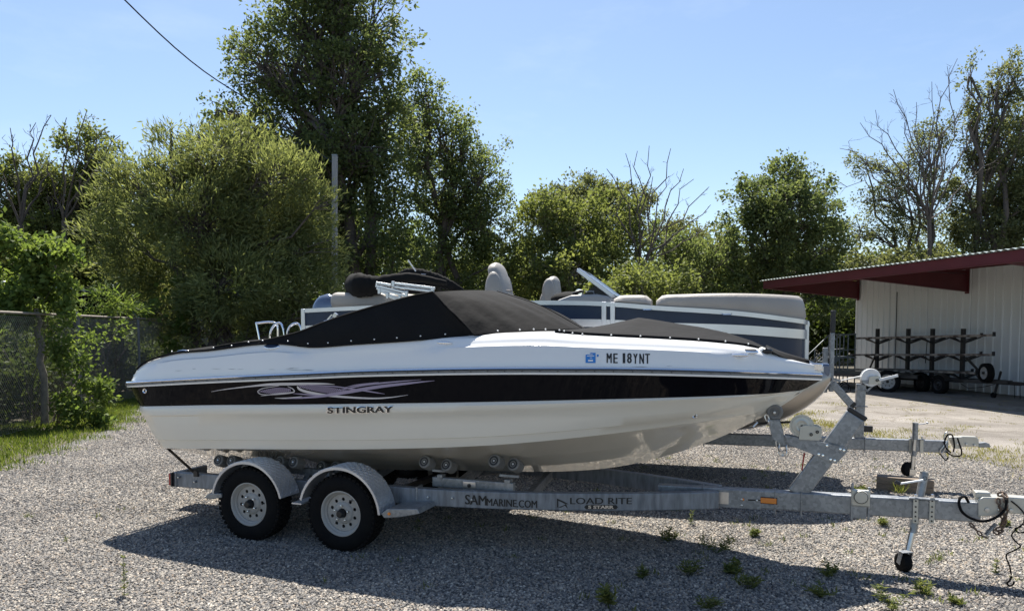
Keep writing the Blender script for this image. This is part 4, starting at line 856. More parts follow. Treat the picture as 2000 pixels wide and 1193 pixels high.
# ================================================================== BOAT TRAILER (frame B)
tr = fthing('boat_trailer', 'galvanised tandem axle boat trailer carrying the white and black bowrider', 'trailer', B)
frz = lambda x: float(np.interp(x, [-2.05, .5, 3.1, 5.0], [.42, .463, .485, .525])); RH = .145
def fy(x): return sp(x, [.3, .7, 1.1, 1.74, 2.24, 2.6, 3.06], [.79, .785, .745, .61, .465, .33, .12])
w0 = make_wheel(tr, .330, .215, .185, (.03, -1.0, .327))
for x, yy, rot in ((-.94, -1.0, 0), (.03, 1.0, math.pi), (-.94, 1.0, math.pi)):
    copy_part(w0, tr, (x, yy, .327), (0, (.8 if x < 0 else .3) if not rot else .4, rot))
for s in (-1, 1):
    ob = MB().beam((-2.05, s*.78, frz(-2.05)), (.5, s*.78, frz(.5)), .075, RH).rsweep([(x, s*fy(x), frz(x) + .001) for x in np.linspace(.45, 3.06, 30)], .078, RH).build('frame_rail', 'galvd', tr, 0, .008)
    MB().box((-2.06, s*.62, .42), (.05, .42, .15)).build('rear_crossmember', 'galv', tr, 0, .006)
    lamp = MB().box((-2.095, s*.80, .425), (.045, .10, .125)).build('tail_lamp', 'red', tr, 0, .012)
    MB().box((-2.072, s*.80, .425), (.02, .12, .14)).build('lamp_base', 'blackp', lamp, 0, .006)
for xc, zc_ in ((-1.7, .40), (-.45, .41), (.55, .42), (1.35, .42)):
    MB().beam((xc, -fy(xc), zc_ + .02), (xc, 0, zc_ - .08), .06, .09).beam((xc, 0, zc_ - .08), (xc, fy(xc), zc_ + .02), .06, .09).build('crossmember', 'galv', tr, 0, .005)
for xc in (-.94, .03): MB().beam((xc, -.95, .31), (xc, .95, .31), .06, .06).build('axle', 'blacks2', tr, 0, .005)
MB().beam((2.55, 0, frz(2.55)), (4.97, 0, frz(4.97)), .102, .152).build('tongue', 'galv', tr, 0, .010)
lap = MB().beam((2.98, -.058, frz(3.0)), (3.40, -.058, frz(3.40)), .012, .150).build('lap_plate', 'galv', tr, 0, .003)
MB().box((3.09, -.0665, frz(3.1) + .005), (.11, .002, .10)).build('label_plate', 'steel', lap, 0)
def uclamp(x, yc=0, hw=.056, hh=.082, r=.006, lean=.0): return MB().tube([(x, yc - hw, frz(x) - hh - .03), (x + lean, yc - hw, frz(x) + hh), (x + lean, yc + hw, frz(x) + hh), (x, yc + hw, frz(x) - hh - .03)], r, 8)
for x in (2.93, 3.51, 3.71): uclamp(x).build('clamp_bolt', 'galv', tr)
MB().tube([(.62, -.825, frz(.6) - .08), (.62, -.825, frz(.6) + .078), (.62, -.73, frz(.6) + .078)], .012, 8).build('clamp_bolt', 'galv', tr)
mb = MB()
for x, z in ((.73, .47), (.95, .475), (1.12, .47), (-2.0, .45), (-1.8, .42), (3.25, .49), (3.37, .49), (3.25, .44)):
    yy = -fy(x) - .05 if x < 2 else -.064; mb.lathe([(0, -.012), (.009, -.010), (.012, .01)], (x, yy + (.006 if x < 2 else 0), z), 'y', 6)
tag(mb.build('frame_bolt', 'steel', tr, 0), kind='stuff')
o = MB().box((3.26, -.068, frz(3.3) + .002), (.02, .012, .02)).build('marker_lamp', 'orange', tr, 0, .004)
X = B.y(1501, 977, -.055); mk = MB().box((X[0], -.060, X[2]), (.125, .022, .046)).build('amber_marker', 'orange', tr, 0, .006); MB().box((X[0], -.0535, X[2]), (.135, .012, .056)).tube([(X[0] - .06, -.058, X[2]), (X[0] - .16, -.060, X[2] - .005)], .008, 5).build('marker_base', 'blackp', mk, 0)
# fenders (diamond plate pressed in as real low diamonds)
def fender(s):
    root = thing('fender', None, None); root.parent = tr; mb = MB(); dia = MB(); y0, y1 = s*1.125, s*.865
    for (cx, r, a0, a1) in ((-.94, .392, 168, 14), (.03, .405, 166, 5)):
        rows = []; lip = []
        for k in range(33):
            a = R(a0 + (a1 - a0) * k / 32); p = (cx + r*math.cos(a), .327 + r*math.sin(a)); q = (cx + (r - .020)*math.cos(a), .327 + (r - .020)*math.sin(a))
            rows.append([(q[0], y0, q[1]), (p[0], y0, p[1]), (p[0], y1, p[1])])
        mb.grid(rows); mb.grid([[(x, yy + (.004*s*-1), z - .004) for x, yy, z in r_] for r_ in rows], flip=True)
        n = int(r * R(a0 - a1) / .034)
        for i in range(n):
            for j in range(8):
                a = R(a0) - (i + .5) / n * R(a0 - a1); yy = y0 + (y1 - y0) * (j + .5) / 8; al = (i + j) % 2
                c = Vector((cx + (r + .0015)*math.cos(a), yy, .327 + (r + .0015)*math.sin(a)))
                dia.box(c, (.006, .034, .010), Matrix.Rotation(-a, 3, 'Y') @ Matrix.Rotation(R(40 if al else -40), 3, 'X'))
    mb.box((-.40, s*.995, .385), (.10, .25, .012))
    mb.build('fender_skin', 'alu_dull', root, 30, normals=False); tag(dia.build('tread_diamond', 'alu_dull', root, 0, normals=False), kind='stuff')
    return root
M['alu_dull'] = mat('diamond_plate', (.60, .61, .63), .34, .6, col2=(.48, .49, .51), nscale=5)
for s in (-1, 1): fender(s)
for s in (-1, 1):
    st_ = MB().prism([(.44, .37), (.50, .415), (.78, .44), (.80, .40), (.62, .355), (.47, .335)], s*1.12, s*.80).build('fender_step', 'galv', tr, 0, .006)
    MB().lathe([(0, -.012), (.012, -.010), (.014, 0)], (.52, -1.12 if s < 0 else 1.13, .378), 'y', 12).build('marker_lamp', 'orange', st_)
    MB().prism([(-1.42, .36), (-1.36, .40), (-1.22, .41), (-1.22, .37), (-1.36, .345)], s*1.12, s*.82).build('fender_step', 'galv', tr, 0, .006)
# keel rollers
ro0 = None
def roller(x, yy, z, tilt, s):
    global ro0
    if ro0 is None:
        mb = MB(); pr = [(.018, -.052), (.040, -.054), (.052, -.050)]
        for k in range(7): t = -.044 + k*.0145; pr += [(.056, t), (.056, t + .009), (.050, t + .0105), (.050, t + .0135)]
        pr += [(.052, .054), (.018, .054)]; o = mb.lathe(pr, (0, 0, 0), 'y', 28).build('roller', 'greyrub', tr, 30)
        MB().lathe([(0, -.050), (.028, -.0505), (.028, -.0565), (.041, -.0565), (.041, -.05)], (0, 0, 0), 'y', 18).build('roller_core', 'blackp', o)
        MB().tube([(0, -.055, 0), (0, .09, 0)], .009, 8).build('roller_pin', 'steel', o)
        o.location = (x, yy, z); o.rotation_euler = (s*tilt, 0, 0); ro0 = o; return o
    return copy_part(ro0, tr, (x, yy, z), (s*tilt, 0, .12*s))
for s in (-1, 1):
    for x0 in (-1.57, -1.41, -.85, -.69): roller(x0, s*.72, .50 + .0 if False else kz(x0) + (cz(x0)-kz(x0))*.70 - .068, .35, s)
    for x0 in (-1.30, -1.16, -.58, -.42): roller(x0, s*.45, kz(x0) + (cz(x0)-kz(x0))*.44 - .066, .35, s)
    for x0 in (.66, 1.31): roller(x0, s*.70, kz(x0) + (cz(x0)-kz(x0))*.70 - .064, .4, s)
    for x0 in (.83, 1.45): roller(x0, s*.62, kz(x0) + (cz(x0)-kz(x0))*.60 - .070, .4, s)
    hb = MB().box((1.06, s*.62, .565), (.76, .06, .085)).build('roller_beam', 'galv', tr, 0, .006)
    br_ = MB().box((1.04, s*.655, .545), (.12, .012, .10)).build('beam_bracket', 'steel', tr, 0, .004)
    MB().lathe([(0, -.012), (.016, -.010), (.018, .004)], (1.04, s*.66, .56), 'y', 8).build('bracket_bolt', 'blackp', br_)
    for x0 in (.76, 1.39):
        MB().box((x0, s*.63, .62), (.05, .07, .03)).beam((x0 - .06, s*.69, .675), (x0 + .07, s*.57, .65), .022, .022).beam((x0, s*.63, .60), (x0, s*.63, .69), .035, .012).build('roller_bracket', 'galv', tr, 0, .003)
    for x0 in (-1.37, -.64):
        MB().beam((x0 - .22, s*.60, .56), (x0 + .24, s*.60, .555), .05, .06).beam((x0 - .1, s*.72, .61), (x0 - .05, s*.5, .55), .03, .03).beam((x0, s*.60, .54), (x0, s*.70, .42), .05, .05).build('roller_bracket', 'galv', tr, 0, .003)
# winch stand
yw = -.04
def loc(px, py, yy=yw): q = B.y(px, py, yy); return (q[0], q[2])
a_, b_ = loc(1556, 966), loc(1672, 812)
ps = MB().beam((a_[0], 0, a_[1]), (b_[0], 0, b_[1]), .078, .150, up=(1, 0, 0)).build('winch_post', 'galv', tr, 0, .010)
d_ = Vector((b_[0] - a_[0], 0, b_[1] - a_[1])).normalized(); MB().beam((b_[0], 0, b_[1]), tuple(Vector((b_[0], 0, b_[1])) + d_ * .035), .084, .158, up=(1, 0, 0)).build('post_cap', 'blackp', ps, 0, .006)
arm = [loc(*p) for p in ((1532, 849), (1580, 857), (1622, 866), (1652, 873), (1656, 880), (1633, 905), (1622, 902), (1596, 890), (1541, 868))]
for s in (-1, 1): MB().prism(arm, s*.052 - .004, s*.052 + .004).build('winch_arm', 'galv', tr, 0, .002)
mb = MB()
for px, py in ((1615, 869), (1641, 876), (1648, 878), (1599, 886), (1607, 888), (1622, 896), (1630, 898)): p_ = loc(px, py); mb.lathe([(0, -.014), (.010, -.012), (.013, 0)], (p_[0], -.056, p_[1]), 'y', 6)
tag(mb.build('arm_bolt', 'chrome', tr, 0), kind='stuff')
hold = [loc(*p) for p in ((1503, 819), (1523, 819), (1531, 852), (1533, 868), (1525, 866), (1509, 856), (1503, 833))]
for s in (-1, 1): MB().prism(hold, s*.062 - .004, s*.062 + .004).build('roller_holder', 'galv', tr, 0, .002)
c_ = loc(1513, 805); bo = MB().lathe([(0, -.052), (.018, -.053), (.022, -.047), (.032, -.045), (.036, -.052), (.052, -.056), (.062, -.050), (.064, -.03), (.05, 0), (.064, .03), (.062, .05), (0, .05)], (c_[0], 0, c_[1]), 'y', 32).build('bow_roller', 'greyrub', tr, 30)
MB().lathe([(0, -.075), (.010, -.073), (.012, -.05)], (c_[0], 0, c_[1]), 'y', 10).build('roller_pin', 'steel', bo)
wn = thing('winch', None, None); wn.parent = tr; g_ = loc(1566, 831); mb = MB(); pr = []
for k in range(96):
    pass
v, f = holed_plate([((.095 if k % 2 else .089)*math.cos(2*math.pi*k/96), (.095 if k % 2 else .089)*math.sin(2*math.pi*k/96)) for k in range(96)], [circ(0, 0, .010, 12)], .008)
mb.add([(g_[0] + x, -.052 + z, g_[1] + y) for x, y, z in v], f); mb.lathe([(.03, -.060), (.045, -.064), (.06, -.059), (.075, -.059), (.08, -.055)], (g_[0], 0, g_[1]), 'y', 32); mb.build('winch_gear', 'plate', wn, 30)
pl = [loc(*p) for p in ((1560, 857), (1563, 832), (1572, 829), (1596, 831), (1605, 836), (1604, 856), (1598, 859))]
for yy in (-.074, .055): MB().prism(pl, yy, yy + .006).build('winch_plate', 'plate', wn, 0, .002)
for px, py in ((1584, 847), (1596, 842)): p_ = loc(px, py); MB().lathe([(.006, -.088), (.012, -.088), (.014, -.06)], (p_[0], 0, p_[1]), 'y', 14).build('winch_shaft', 'blackp', wn)
MB().lathe([(.022, -.055), (.03, -.05), (.03, .045), (.022, .05)], (g_[0], 0, g_[1]), 'y', 18).build('winch_drum', 'steel', wn)
MB().tube([(g_[0], 0, g_[1] + .03), (3.36, -.01, 1.12)], .010, 6).build('winch_strap', 'blackp', wn)
p1, p2 = loc(1571, 884, -.03), loc(1566, 918, -.03); MB().tube([(p1[0], -.03, p1[1]), (p2[0], -.03, p2[1])], .007, 5).build('red_cord', 'red', wn)
def chain(pts, name, mt, parent, lk=.036, wr=.0045):
    pts = [Vector(p) for p in pts]; mb = MB(); seg = []
    for a, b in zip(pts, pts[1:]):
        n = max(1, int((b - a).length / (lk * .72)))
        for k in range(n): seg.append((a + (b - a) * (k + .5) / n, (b - a).normalized()))
    for i, (c, d) in enumerate(seg):
        u = d.orthogonal().normalized(); u = (Matrix.Rotation(math.pi/2 * (i % 2) + .5, 3, d) @ u); L_, w_ = lk/2, lk*.30
        loop = [c + d*(L_ - w_)*math.copysign(1, math.cos(t)) * (abs(math.cos(t)) > .01) + d*w_*math.cos(t) + u*w_*math.sin(t) for t in np.linspace(.3, .3 + 2*math.pi, 11)]
        mb.tube(loop, wr, 5, cap=False)
    return tag(mb.build(name, mt, parent, 60), kind='stuff')
def L3(px, py, yy): q = B.y(px, py, yy); return tuple(q)
chain([L3(1518, 862, -.06), L3(1522, 880, -.06), L3(1529, 890, -.06), L3(1535, 880, -.06), L3(1537, 868, -.06)], 'bow_chain', 'steel', tr, .05, .006)
chain([L3(1496, 811, -.07), L3(1500, 820, -.07), L3(1501, 828, -.07)], 'bow_hook', 'steel', tr, .05, .008)
# jack mount with a round plate
q = B.y(1681, 972, -.07); bx_ = MB().box((q[0], -.072, q[2]), (.135, .03, .135)).build('swivel_plate', 'plate', tr, 0, .012)
MB().lathe([(0, -.036), (.05, -.035), (.054, -.028), (.054, 0)], (q[0], -.072, q[2] + .012), 'y', 28).build('swivel_disc', 'plate', bx_)
MB().lathe([(.046, -.0362), (.050, -.0362)], (q[0], -.0735, q[2] + .012), 'y', 28).build('swivel_groove', 'blackp', bx_, 0)
MB().box((q[0] - .005, -.065, q[2] - .115), (.10, .02, .10)).box((q[0] - .06, -.062, q[2] - .04), (.018, .02, .30)).box((q[0] + .06, -.062, q[2] - .04), (.018, .02, .26)).build('swivel_bracket', 'galv', bx_, 0, .004)
# tongue jack
jk = thing('tongue_jack', None, None); jk.parent = tr; yj = -.135
J = lambda px, py: tuple(B.y(px, py, .15 - (py - 925) * .00075))
MB().tube([J(1806, 922), J(1797, 968)], .031, 20).build('jack_head_tube', 'galv', jk); MB().tube([J(1806, 921.5), J(1806, 921)], .033, 20).build('jack_cap', 'steel', jk)
MB().tube([J(1797, 965), J(1783, 1040)], .027, 18).tube([J(1786, 1014), J(1783.5, 1030)], .033, 18).build('jack_outer_tube', 'galv', jk)
MB().tube([J(1784, 1030), J(1770, 1092)], .0235, 16).build('jack_inner_tube', 'steel', jk)
MB().tube([J(1804, 936), J(1795, 938)], .006, 6).lathe([(.012, -.036), (.016, -.036)], tuple(np.array(J(1805, 932))), 'y', 12).build('jack_pin', 'blackp', jk)
h_ = [tuple(B.y(1803, 937, .10)), tuple(B.y(1778, 941, .08)), tuple(B.y(1758, 944, .07))]; MB().tube(h_, .008, 8).build('crank_arm', 'white', jk); MB().tube([h_[-1], tuple(B.y(1748, 940, .07))], .015, 10).build('crank_grip', 'blackp', jk)
for px in (1788, 1820):
    q = B.y(px, 995, -.062); MB().box((q[0], -.064, q[2] - .005), (.036, .012, .195)).build('clamp_bar', 'plate', jk, 0, .002)
    mb = MB(); [mb.lathe([(0, -.006), (.006, -.006), (.007, 0)], (q[0], -.070, q[2] - .005 + dz), 'y', 8) for dz in (-.08, -.045, -.01, .03, .075)]; tag(mb.build('bar_hole', 'blackp', jk, 0), kind='stuff')
    MB().lathe([(0, 0), (.012, .002), (.012, .02), (0, .024)], (q[0], -.064, q[2] + .10), 'z', 8).build('clamp_nut', 'chrome', jk)
q = B.y(1804, 974, -.06); MB().box((q[0], -.05, q[2]), (.20, .05, .012)).build('clamp_top', 'galv', jk, 0, .003)
c = np.array(B.y(1764, 1106, .01)); wv = MB().lathe([(.015, -.034), (.045, -.038), (.068, -.032), (.075, -.014), (.075, .014), (.068, .032), (.045, .038), (.015, .034)], (0, 0, 0), 'y', 28).build('jack_wheel', 'rubber', jk, 30); wv.location = tuple(c); wv.rotation_euler = (0, 0, R(-62))
wv.location.z = .077
ax = B.y(1774, 1096, yj)
fk = MB(); 
for s in (-1, 1): fk.beam((.028, s*.043, .088), (.0, s*.043, -.012), .006, .042, up=(1, 0, 0))
fk.box((.026, 0, .088), (.06, .092, .008)); fko = fk.build('jack_fork', 'galv', jk, 0, .002); fko.location = wv.location; fko.rotation_euler = (0, 0, R(-62))
# coupler with surge actuator
cp = thing('coupler', None, None); cp.parent = tr
MB().prism([loc(*p, -.06) for p in ((1910, 975), (1920, 970), (1962, 971), (1962, 1007), (1910, 1008))], -.066, .066).build('actuator_housing', 'plate', cp, 0, .008)
x0 = loc(1962, 990)[0]; MB().box((x0 + .28, 0, .597), (.62, .10, .125)).build('actuator_slide', 'plate', cp, 0, .008)
MB().prism([(x0 + .55, .56), (x0 + .60, .67), (x0 + .80, .68), (x0 + .86, .62), (x0 + .84, .56)], -.045, .045).sphere((x0 + .82, 0, .60), (.06, .05, .055), 14, 8).build('ball_socket', 'galv', cp, 30, .006)
for px, py, r in ((1928, 995, .016), (1951, 995, .010), (1976, 997, .013)): p_ = loc(px, py, -.067); MB().lathe([(0, -.012), (r, -.010), (r*1.2, .0)], (p_[0], -.066 if px < 1960 else -.051, p_[1]), 'y', 10).build('actuator_bolt', 'steel', cp, 30)
MB().box((loc(1920, 966)[0], 0, loc(1920, 972)[1] + .02), (.10, .09, .05)).build('fluid_cap', 'plate', cp, 0, .01)
MB().beam(L3(1945, 1022, -.02), L3(1925, 1044, -.03), .012, .05, up=(0, 1, 0)).build('chain_stay', 'galv', cp, 0)
MB().stube([L3(1892, 981, -.07), L3(1885, 970, -.08), L3(1876, 972, -.09), L3(1873, 983, -.10), L3(1880, 1000, -.11), L3(1900, 1013, -.12), L3(1925, 1017, -.12), L3(1950, 1007, -.11), L3(1963, 993, -.10), L3(1966, 975, -.09)], .010, 8).build('brake_cable', 'rubber', cp)
chain([L3(1949, 972, -.075), L3(1952, 985, -.085), L3(1955, 1000, -.085), L3(1960, 1012, -.08), L3(1957, 1030, -.07), L3(1946, 1034, -.06)], 'safety_chain', 'rust', cp, .045, .007)
chain([L3(1963, 968, -.07), L3(1966, 985, -.09), L3(1964, 1003, -.09), L3(1961, 1025, -.08)], 'safety_chain', 'rust', cp, .045, .007)
chain([L3(1950, 966, -.03), L3(1960, 963, -.05), L3(1966, 972, -.08)], 'safety_chain', 'rust', cp, .045, .008)
chain([L3(1895, 1022, -.06), L3(1908, 1036, -.07), L3(1918, 1046, -.07), L3(1928, 1050, -.07)], 'safety_chain', 'rust', cp, .036, .006)
chain([L3(1942, 1036, -.05), L3(1950, 1042, -.06), L3(1960, 1036, -.07)], 'safety_chain', 'rust', cp, .04, .007)
MB().stube([L3(1975, 978, -.06), L3(1990, 990, -.07), L3(2001, 1005, -.08), L3(1998, 1022, -.1), L3(1985, 1032, -.1), L3(1976, 1045, -.1), L3(1985, 1058, -.12), L3(1993, 1066, -.12), L3(1982, 1074, -.12), L3(1967, 1081, -.12), L3(1966, 1090, -.12), L3(1972, 1105, -.12), L3(1975, 1122, -.12)], .0055, 6)\
    .stube([L3(1976, 1124, -.12), L3(1972, 1133, -.12), L3(1967, 1138, -.12), L3(1971, 1143, -.12), L3(1978, 1141, -.12), L3(1981, 1135, -.12)], .007, 6).stube([L3(1998, 1022, -.1), L3(2006, 1034, -.1), L3(1992, 1040, -.1), L3(1982, 1032, -.1), L3(1995, 1028, -.1)], .005, 6).build('breakaway_cable', 'rubber', cp)
# lettering on the near rail
def on_rail(px, py, off):
    y = -.8
    for _ in range(30): q = B.y(px, py, y); y = -fy(q[0]) - .0415
    return (q[0], y - off, q[2])
mb = MB(); letters(mb, 'SAM', (909, 984), (950, 986.5), 19, .0, .003, 0, on_rail); letters(mb, 'MARINE', (951, 986.5), (1009, 989.5), 14, .0, .003, 0, on_rail); letters(mb, '.COM', (1010, 990), (1049, 991.5), 14.5, .0, .003, 0, on_rail)
letters(mb, 'LOAD RITE', (1114, 983.8), (1234, 983.8), 12.5, .0, .003, 0, on_rail)
mb.add([on_rail(*p, .003) for p in ((1145, 985.5), (1204, 985.5), (1207, 989.5), (1204, 993.8), (1145, 993.8), (1141, 989.5))], [(0, 1, 2, 3, 4, 5)])
for pl_ in ([(1088, 973), (1090.5, 973), (1090.5, 990), (1088, 990)], [(1088, 973), (1096, 976), (1104, 980), (1111, 984), (1103, 983), (1096, 979.5), (1090, 977)], [(1090, 990), (1100, 986.5), (1106, 983), (1109, 992.5), (1103, 986.5), (1096, 990.5)]): mb.add([on_rail(*p, .003) for p in pl_], [tuple(range(len(pl_)))])
mb.build('rail_lettering', 'blacks', tr, 0, normals=False)
mb = MB(); letters(mb, '5 STARR', (1149, 992.6), (1199, 992.6), 6.2, .03, .005, 0, on_rail); mb.build('rail_badge_lettering', 'galv_light', tr, 0, normals=False) if 'galv_light' in M else mb.build('rail_badge_lettering', 'steel', tr, 0, normals=False)
o = MB().beam(L3(324, 872, -.84), L3(378, 921, -.82), .006, .035, up=(0, 1, 0)).box(L3(383, 925, -.83), (.05, .02, .05)).build('tie_down_strap', 'blackp', None, 0)
o.location = tuple(B.O); o.rotation_euler = (0, 0, -B.psi); tag(o, 'black webbing strap tying the boat stern down to the trailer frame', 'strap')

# ================================================================== PONTOON BOAT (frame P)
pn = fthing('pontoon_boat', 'navy and silver pontoon boat with taupe seats parked behind the bowrider', 'boat', P)
def prail(x): return sp(x, [-7.5, -6.35, -4.45, -3.33, -2.88, -1.9, -1.15, -.9], [2.16, 2.20, 2.24, 2.21, 2.17, 2.095, 2.00, 1.97])
DZ = 1.50
def side_path(n=40):
    pts = []
    for x in np.linspace(-7.35, -2.6, 80): pts.append((x, -1.22))
    for t in np.linspace(0, 1, 30)[1:]: a = t * math.pi / 2 * .98; pts.append((-2.6 + 1.42 * math.sin(a), -1.22 + .72 * (1 - math.cos(a))))
    return pts
SPp = side_path()
def strip(lo, hi, off, name, mt, sel=None, th=.02, sgn=1, parent=pn):
    rows = []
    for i, (x, y) in enumerate(SPp):
        if sel and not sel(x): continue
        a = SPp[max(i-1, 0)]; b = SPp[min(i+1, len(SPp)-1)]; d = np.array([b[0]-a[0], b[1]-a[1]]); d /= np.linalg.norm(d); o = np.array([d[1], -d[0]])
        z0, z1 = lo(x), hi(x); xo, yo = x + o[0]*off, y + o[1]*off; xi, yi = x - o[0]*th, y - o[1]*th
        rows.append([(xo, yo*sgn, z0), (xo, yo*sgn, z1), (xi, yi*sgn, z1), (xi, yi*sgn, z0), (xo, yo*sgn, z0)])
    mb = MB().grid(rows); mb.add(rows[0][:4], [(0, 1, 2, 3)]); mb.add(rows[-1][:4], [(3, 2, 1, 0)])
    return mb.build(name, mt, parent, 40)
n1 = lambda x: prail(x) - sp(x, [-7.5, -3.3, -1.9, -1.15], [.22, .20, .15, .11]); b1 = lambda x: n1(x) - sp(x, [-7.5, -3.3, -1.9, -1.15], [.09, .09, .10, .105])
for s in (1, -1):
    strip(lambda x: prail(x) - .05, prail, .022, 'top_rail', 'alu', None, .025, s)
    strip(lambda x: n1(x), lambda x: prail(x) - .05, .0, 'upper_panel', 'navy', None, .012, s)
    strip(b1, n1, .018, 'trim_band', 'alu', None, .012, s)
    strip(lambda x: DZ + .05, b1, .0, 'lower_panel', 'navy', None, .012, s)
    strip(lambda x: DZ, lambda x: DZ + .05, .02, 'bottom_rail', 'alu', None, .025, s)
    for x in (-7.36, -3.43, -3.33): MB().box((x, s*-1.225, (DZ + prail(x))/2), (.055, .05, prail(x) - DZ)).build('fence_post', 'alu', pn, 0, .006)
    x, y = SPp[-1]; MB().box((x + .01, s*y, (DZ + 1.99)/2), (.05, .05, 2.0 - DZ)).build('fence_post', 'alu', pn, 0, .006)
for x in (-7.36, -1.16):
    w = 2.44 if x < -5 else 1.0; z = prail(x) - (.0 if x < -5 else .02); MB().box((x, 0, z - .025), (.05, w, .05)).build('top_rail', 'alu', pn, 0, .006); MB().box((x, 0, (DZ + z)/2), (.012, w - .05, z - DZ - .05)).build('end_panel', 'navy', pn, 0)
MB().prism([(p[0], p[1]) for p in [(-8.3, -1.2), (-7.4, -1.28), (-2.4, -1.28), (-1.5, -1.02), (-1.02, -.95), (-1.02, .95), (-1.5, 1.02), (-2.4, 1.28), (-7.4, 1.28), (-8.3, 1.2)]], DZ - .10, DZ - .002, 'z').build('deck', 'alu', pn, 0, .012)
MB().box((-1.03, -.80, DZ - .05), (.14, .30, .15)).build('deck_corner', 'outb', pn, 0, .03)
for s in (-1, 1):
    pr = []
    for t in np.linspace(0, 1, 12): pr.append(t)
    rows = []
    for x in list(np.linspace(-7.9, -2.2, 10)) + list(np.linspace(-2.0, -.95, 14)):
        t = max(0, (x + 2.2) / 1.26); r = .33 * math.sqrt(max(.0, 1 - t**2.6)) if t < 1 else .004; zc_ = 1.07 + .30 * t**2.2; r = max(r, .012)
        rows.append([(x, s*.86 + r*math.cos(a), zc_ + r*math.sin(a)) for a in np.linspace(0, 2*math.pi, 33)])
    mb = MB().grid(rows); mb.add(rows[0][:-1], [tuple(range(32))]); mb.build('pontoon_tube', M['tube'] if 'tube' in M else mat('tube_aluminium', (.33, .30, .265), .36, .7, col2=(.42, .385, .34), nscale=2.5), pn, 50)
    MB().tube([(rows[k][0][0], s*.86, 1.07 - .335*math.sqrt(max(0, 1 - max(0, (rows[k][0][0] + 2.2)/1.26)**2.6)) + .30*max(0, (rows[k][0][0] + 2.2)/1.26)**2.2) for k in range(0, len(rows))], .012, 6).build('keel_strip', 'alu', pn)
    MB().box((-4.3, s*.86, 1.405), (6.2, .12, .09)).build('tube_bracket', 'alu', pn, 0)
def pad(name, pts, mt='tan', parent=pn, bevel=.05):   # cushion from corner box list
    mb = MB()
    for c, sz_, rot in pts: mb.box(c, sz_, rot)
    o = mb.build(name, mt, parent, 60, bevel); o.modifiers[0].segments = 4; return o
def cushion(lo, hi, name, sel, off=-.02, th=.20):
    rows = []; P2 = [(i, p) for i, p in enumerate(SPp) if sel(p[0])]; n = len(P2)
    for k, (i, (x, y)) in enumerate(P2):
        a = SPp[max(i-1, 0)]; b = SPp[min(i+1, len(SPp)-1)]; d = np.array([b[0]-a[0], b[1]-a[1]]); d /= np.linalg.norm(d); o = np.array([d[1], -d[0]])
        e = min(1, (min(k, n-1-k) + .3) / 2.0); e = math.sqrt(1 - (1 - e)**2); z0, z1 = lo(x), hi(x); z1 = z0 + (z1 - z0) * e; row = []
        for u, w in ((0, .0), (.02, .25), (.0, .7), (-.02, .88), (-.06, .98), (-.12, 1.0), (-.17, .95), (-.2, .8), (-.2, 0), (0, 0)): row.append((x + o[0]*(off + u*th/.2 + .0), y + o[1]*(off + u*th/.2), z0 + (z1 - z0)*w))
        rows.append(row)
    mb = MB().grid(rows); mb.add(rows[0][:-1], [tuple(range(9))]); mb.add(rows[-1][:-1], [tuple(range(9))[::-1]]); return mb.build(name, 'tan', pn, 50)
cushion(lambda x: prail(x) + .0, lambda x: sp(x, [-2.95, -2, -1.1], [2.29, 2.305, 2.285]), 'bow_cushion', lambda x: -2.88 < x < -1.0 and True)
cushion(lambda x: prail(x) + .0, lambda x: 2.295, 'bow_cushion', lambda x: -3.36 < x < -2.9)
for x in (-1.9, -1.45): MB().tube([(x, SPp[-6][1] if x > -1.6 else -1.02, 1.98), (x, SPp[-6][1] if x > -1.6 else -1.02, 2.12)], .012, 6).build('cushion_post', 'alu', pn)
pad('rear_sunpad', [((-6.5, -.55, 2.26), (1.15, 1.1, .22), Matrix.Rotation(.03, 3, 'Y'))], bevel=.09)
pad('rear_cushion', [((-5.6, -1.02, 2.24), (.9, .2, .2), None)], bevel=.06)
MB().box((-6.05, -1.1, 2.26), (.14, .03, .05)).build('latch', 'blackp', pn, 0, .008)
def chair(x, y, z, sc, tilt, name='seat'):
    c = thing(name, None, None); c.parent = pn; c.location = (x, y, z)
    rb = Matrix.Rotation(-tilt, 3, 'Y')
    o = MB(); rows = []
    for t in (0, .1, .2, .3, .4, .5, .6, .68, .76, .82, .87, .91, .94, .965, .985, .995, 1):
        e_ = math.sqrt(max(.0, 1 - max(0, (t - .84)/.16)**2.8)); w = .27 * sc * (1 - .14*t) * e_ + .004; dpt = (.085 * sc * (1 - .2 * t) * (1.14 if .62 < t else 1)) * (.25 + .75 * e_); zz = -.25 + .95 * sc * t
        rows.append([tuple(rb @ Vector((dpt*math.copysign(abs(math.cos(a))**.6, math.cos(a)), w*math.copysign(abs(math.sin(a))**.6, math.sin(a)), zz))) for a in np.linspace(0, 2*math.pi, 25)])
    mb = MB().grid(rows); mb.add(rows[-1][:-1], [tuple(range(24))]); mb.build('backrest', 'tan', c, 60)
    MB().tube([tuple(rb @ Vector((.088*sc*math.cos(a)*(1), .235*sc*math.sin(a), -.25 + .95*sc*.60))) for a in np.linspace(0, 2*math.pi, 25)], .006, 5, cap=False).build('piping', 'tan', c)
    for s in (-1, 1):
        for zz, ww, xx in ((.40, .09, -.06), (.20, .10, -.13)): 
            b = MB().sphere(tuple(rb @ Vector((xx*sc, s*.24*sc, (zz - .05)*sc))), (.11*sc, .07*sc, .26*sc), 16, 10); b.build('bolster', 'tan', c, 60)
    MB().box((.22*sc, 0, -.2*sc), (.5*sc, .5*sc, .14*sc)).build('seat_cushion', 'tan', c, 60, .05)
    MB().tube([(.2*sc, 0, DZ - z), (.2*sc, 0, -.2*sc)], .05, 10).build('pedestal', 'alu', c); return c
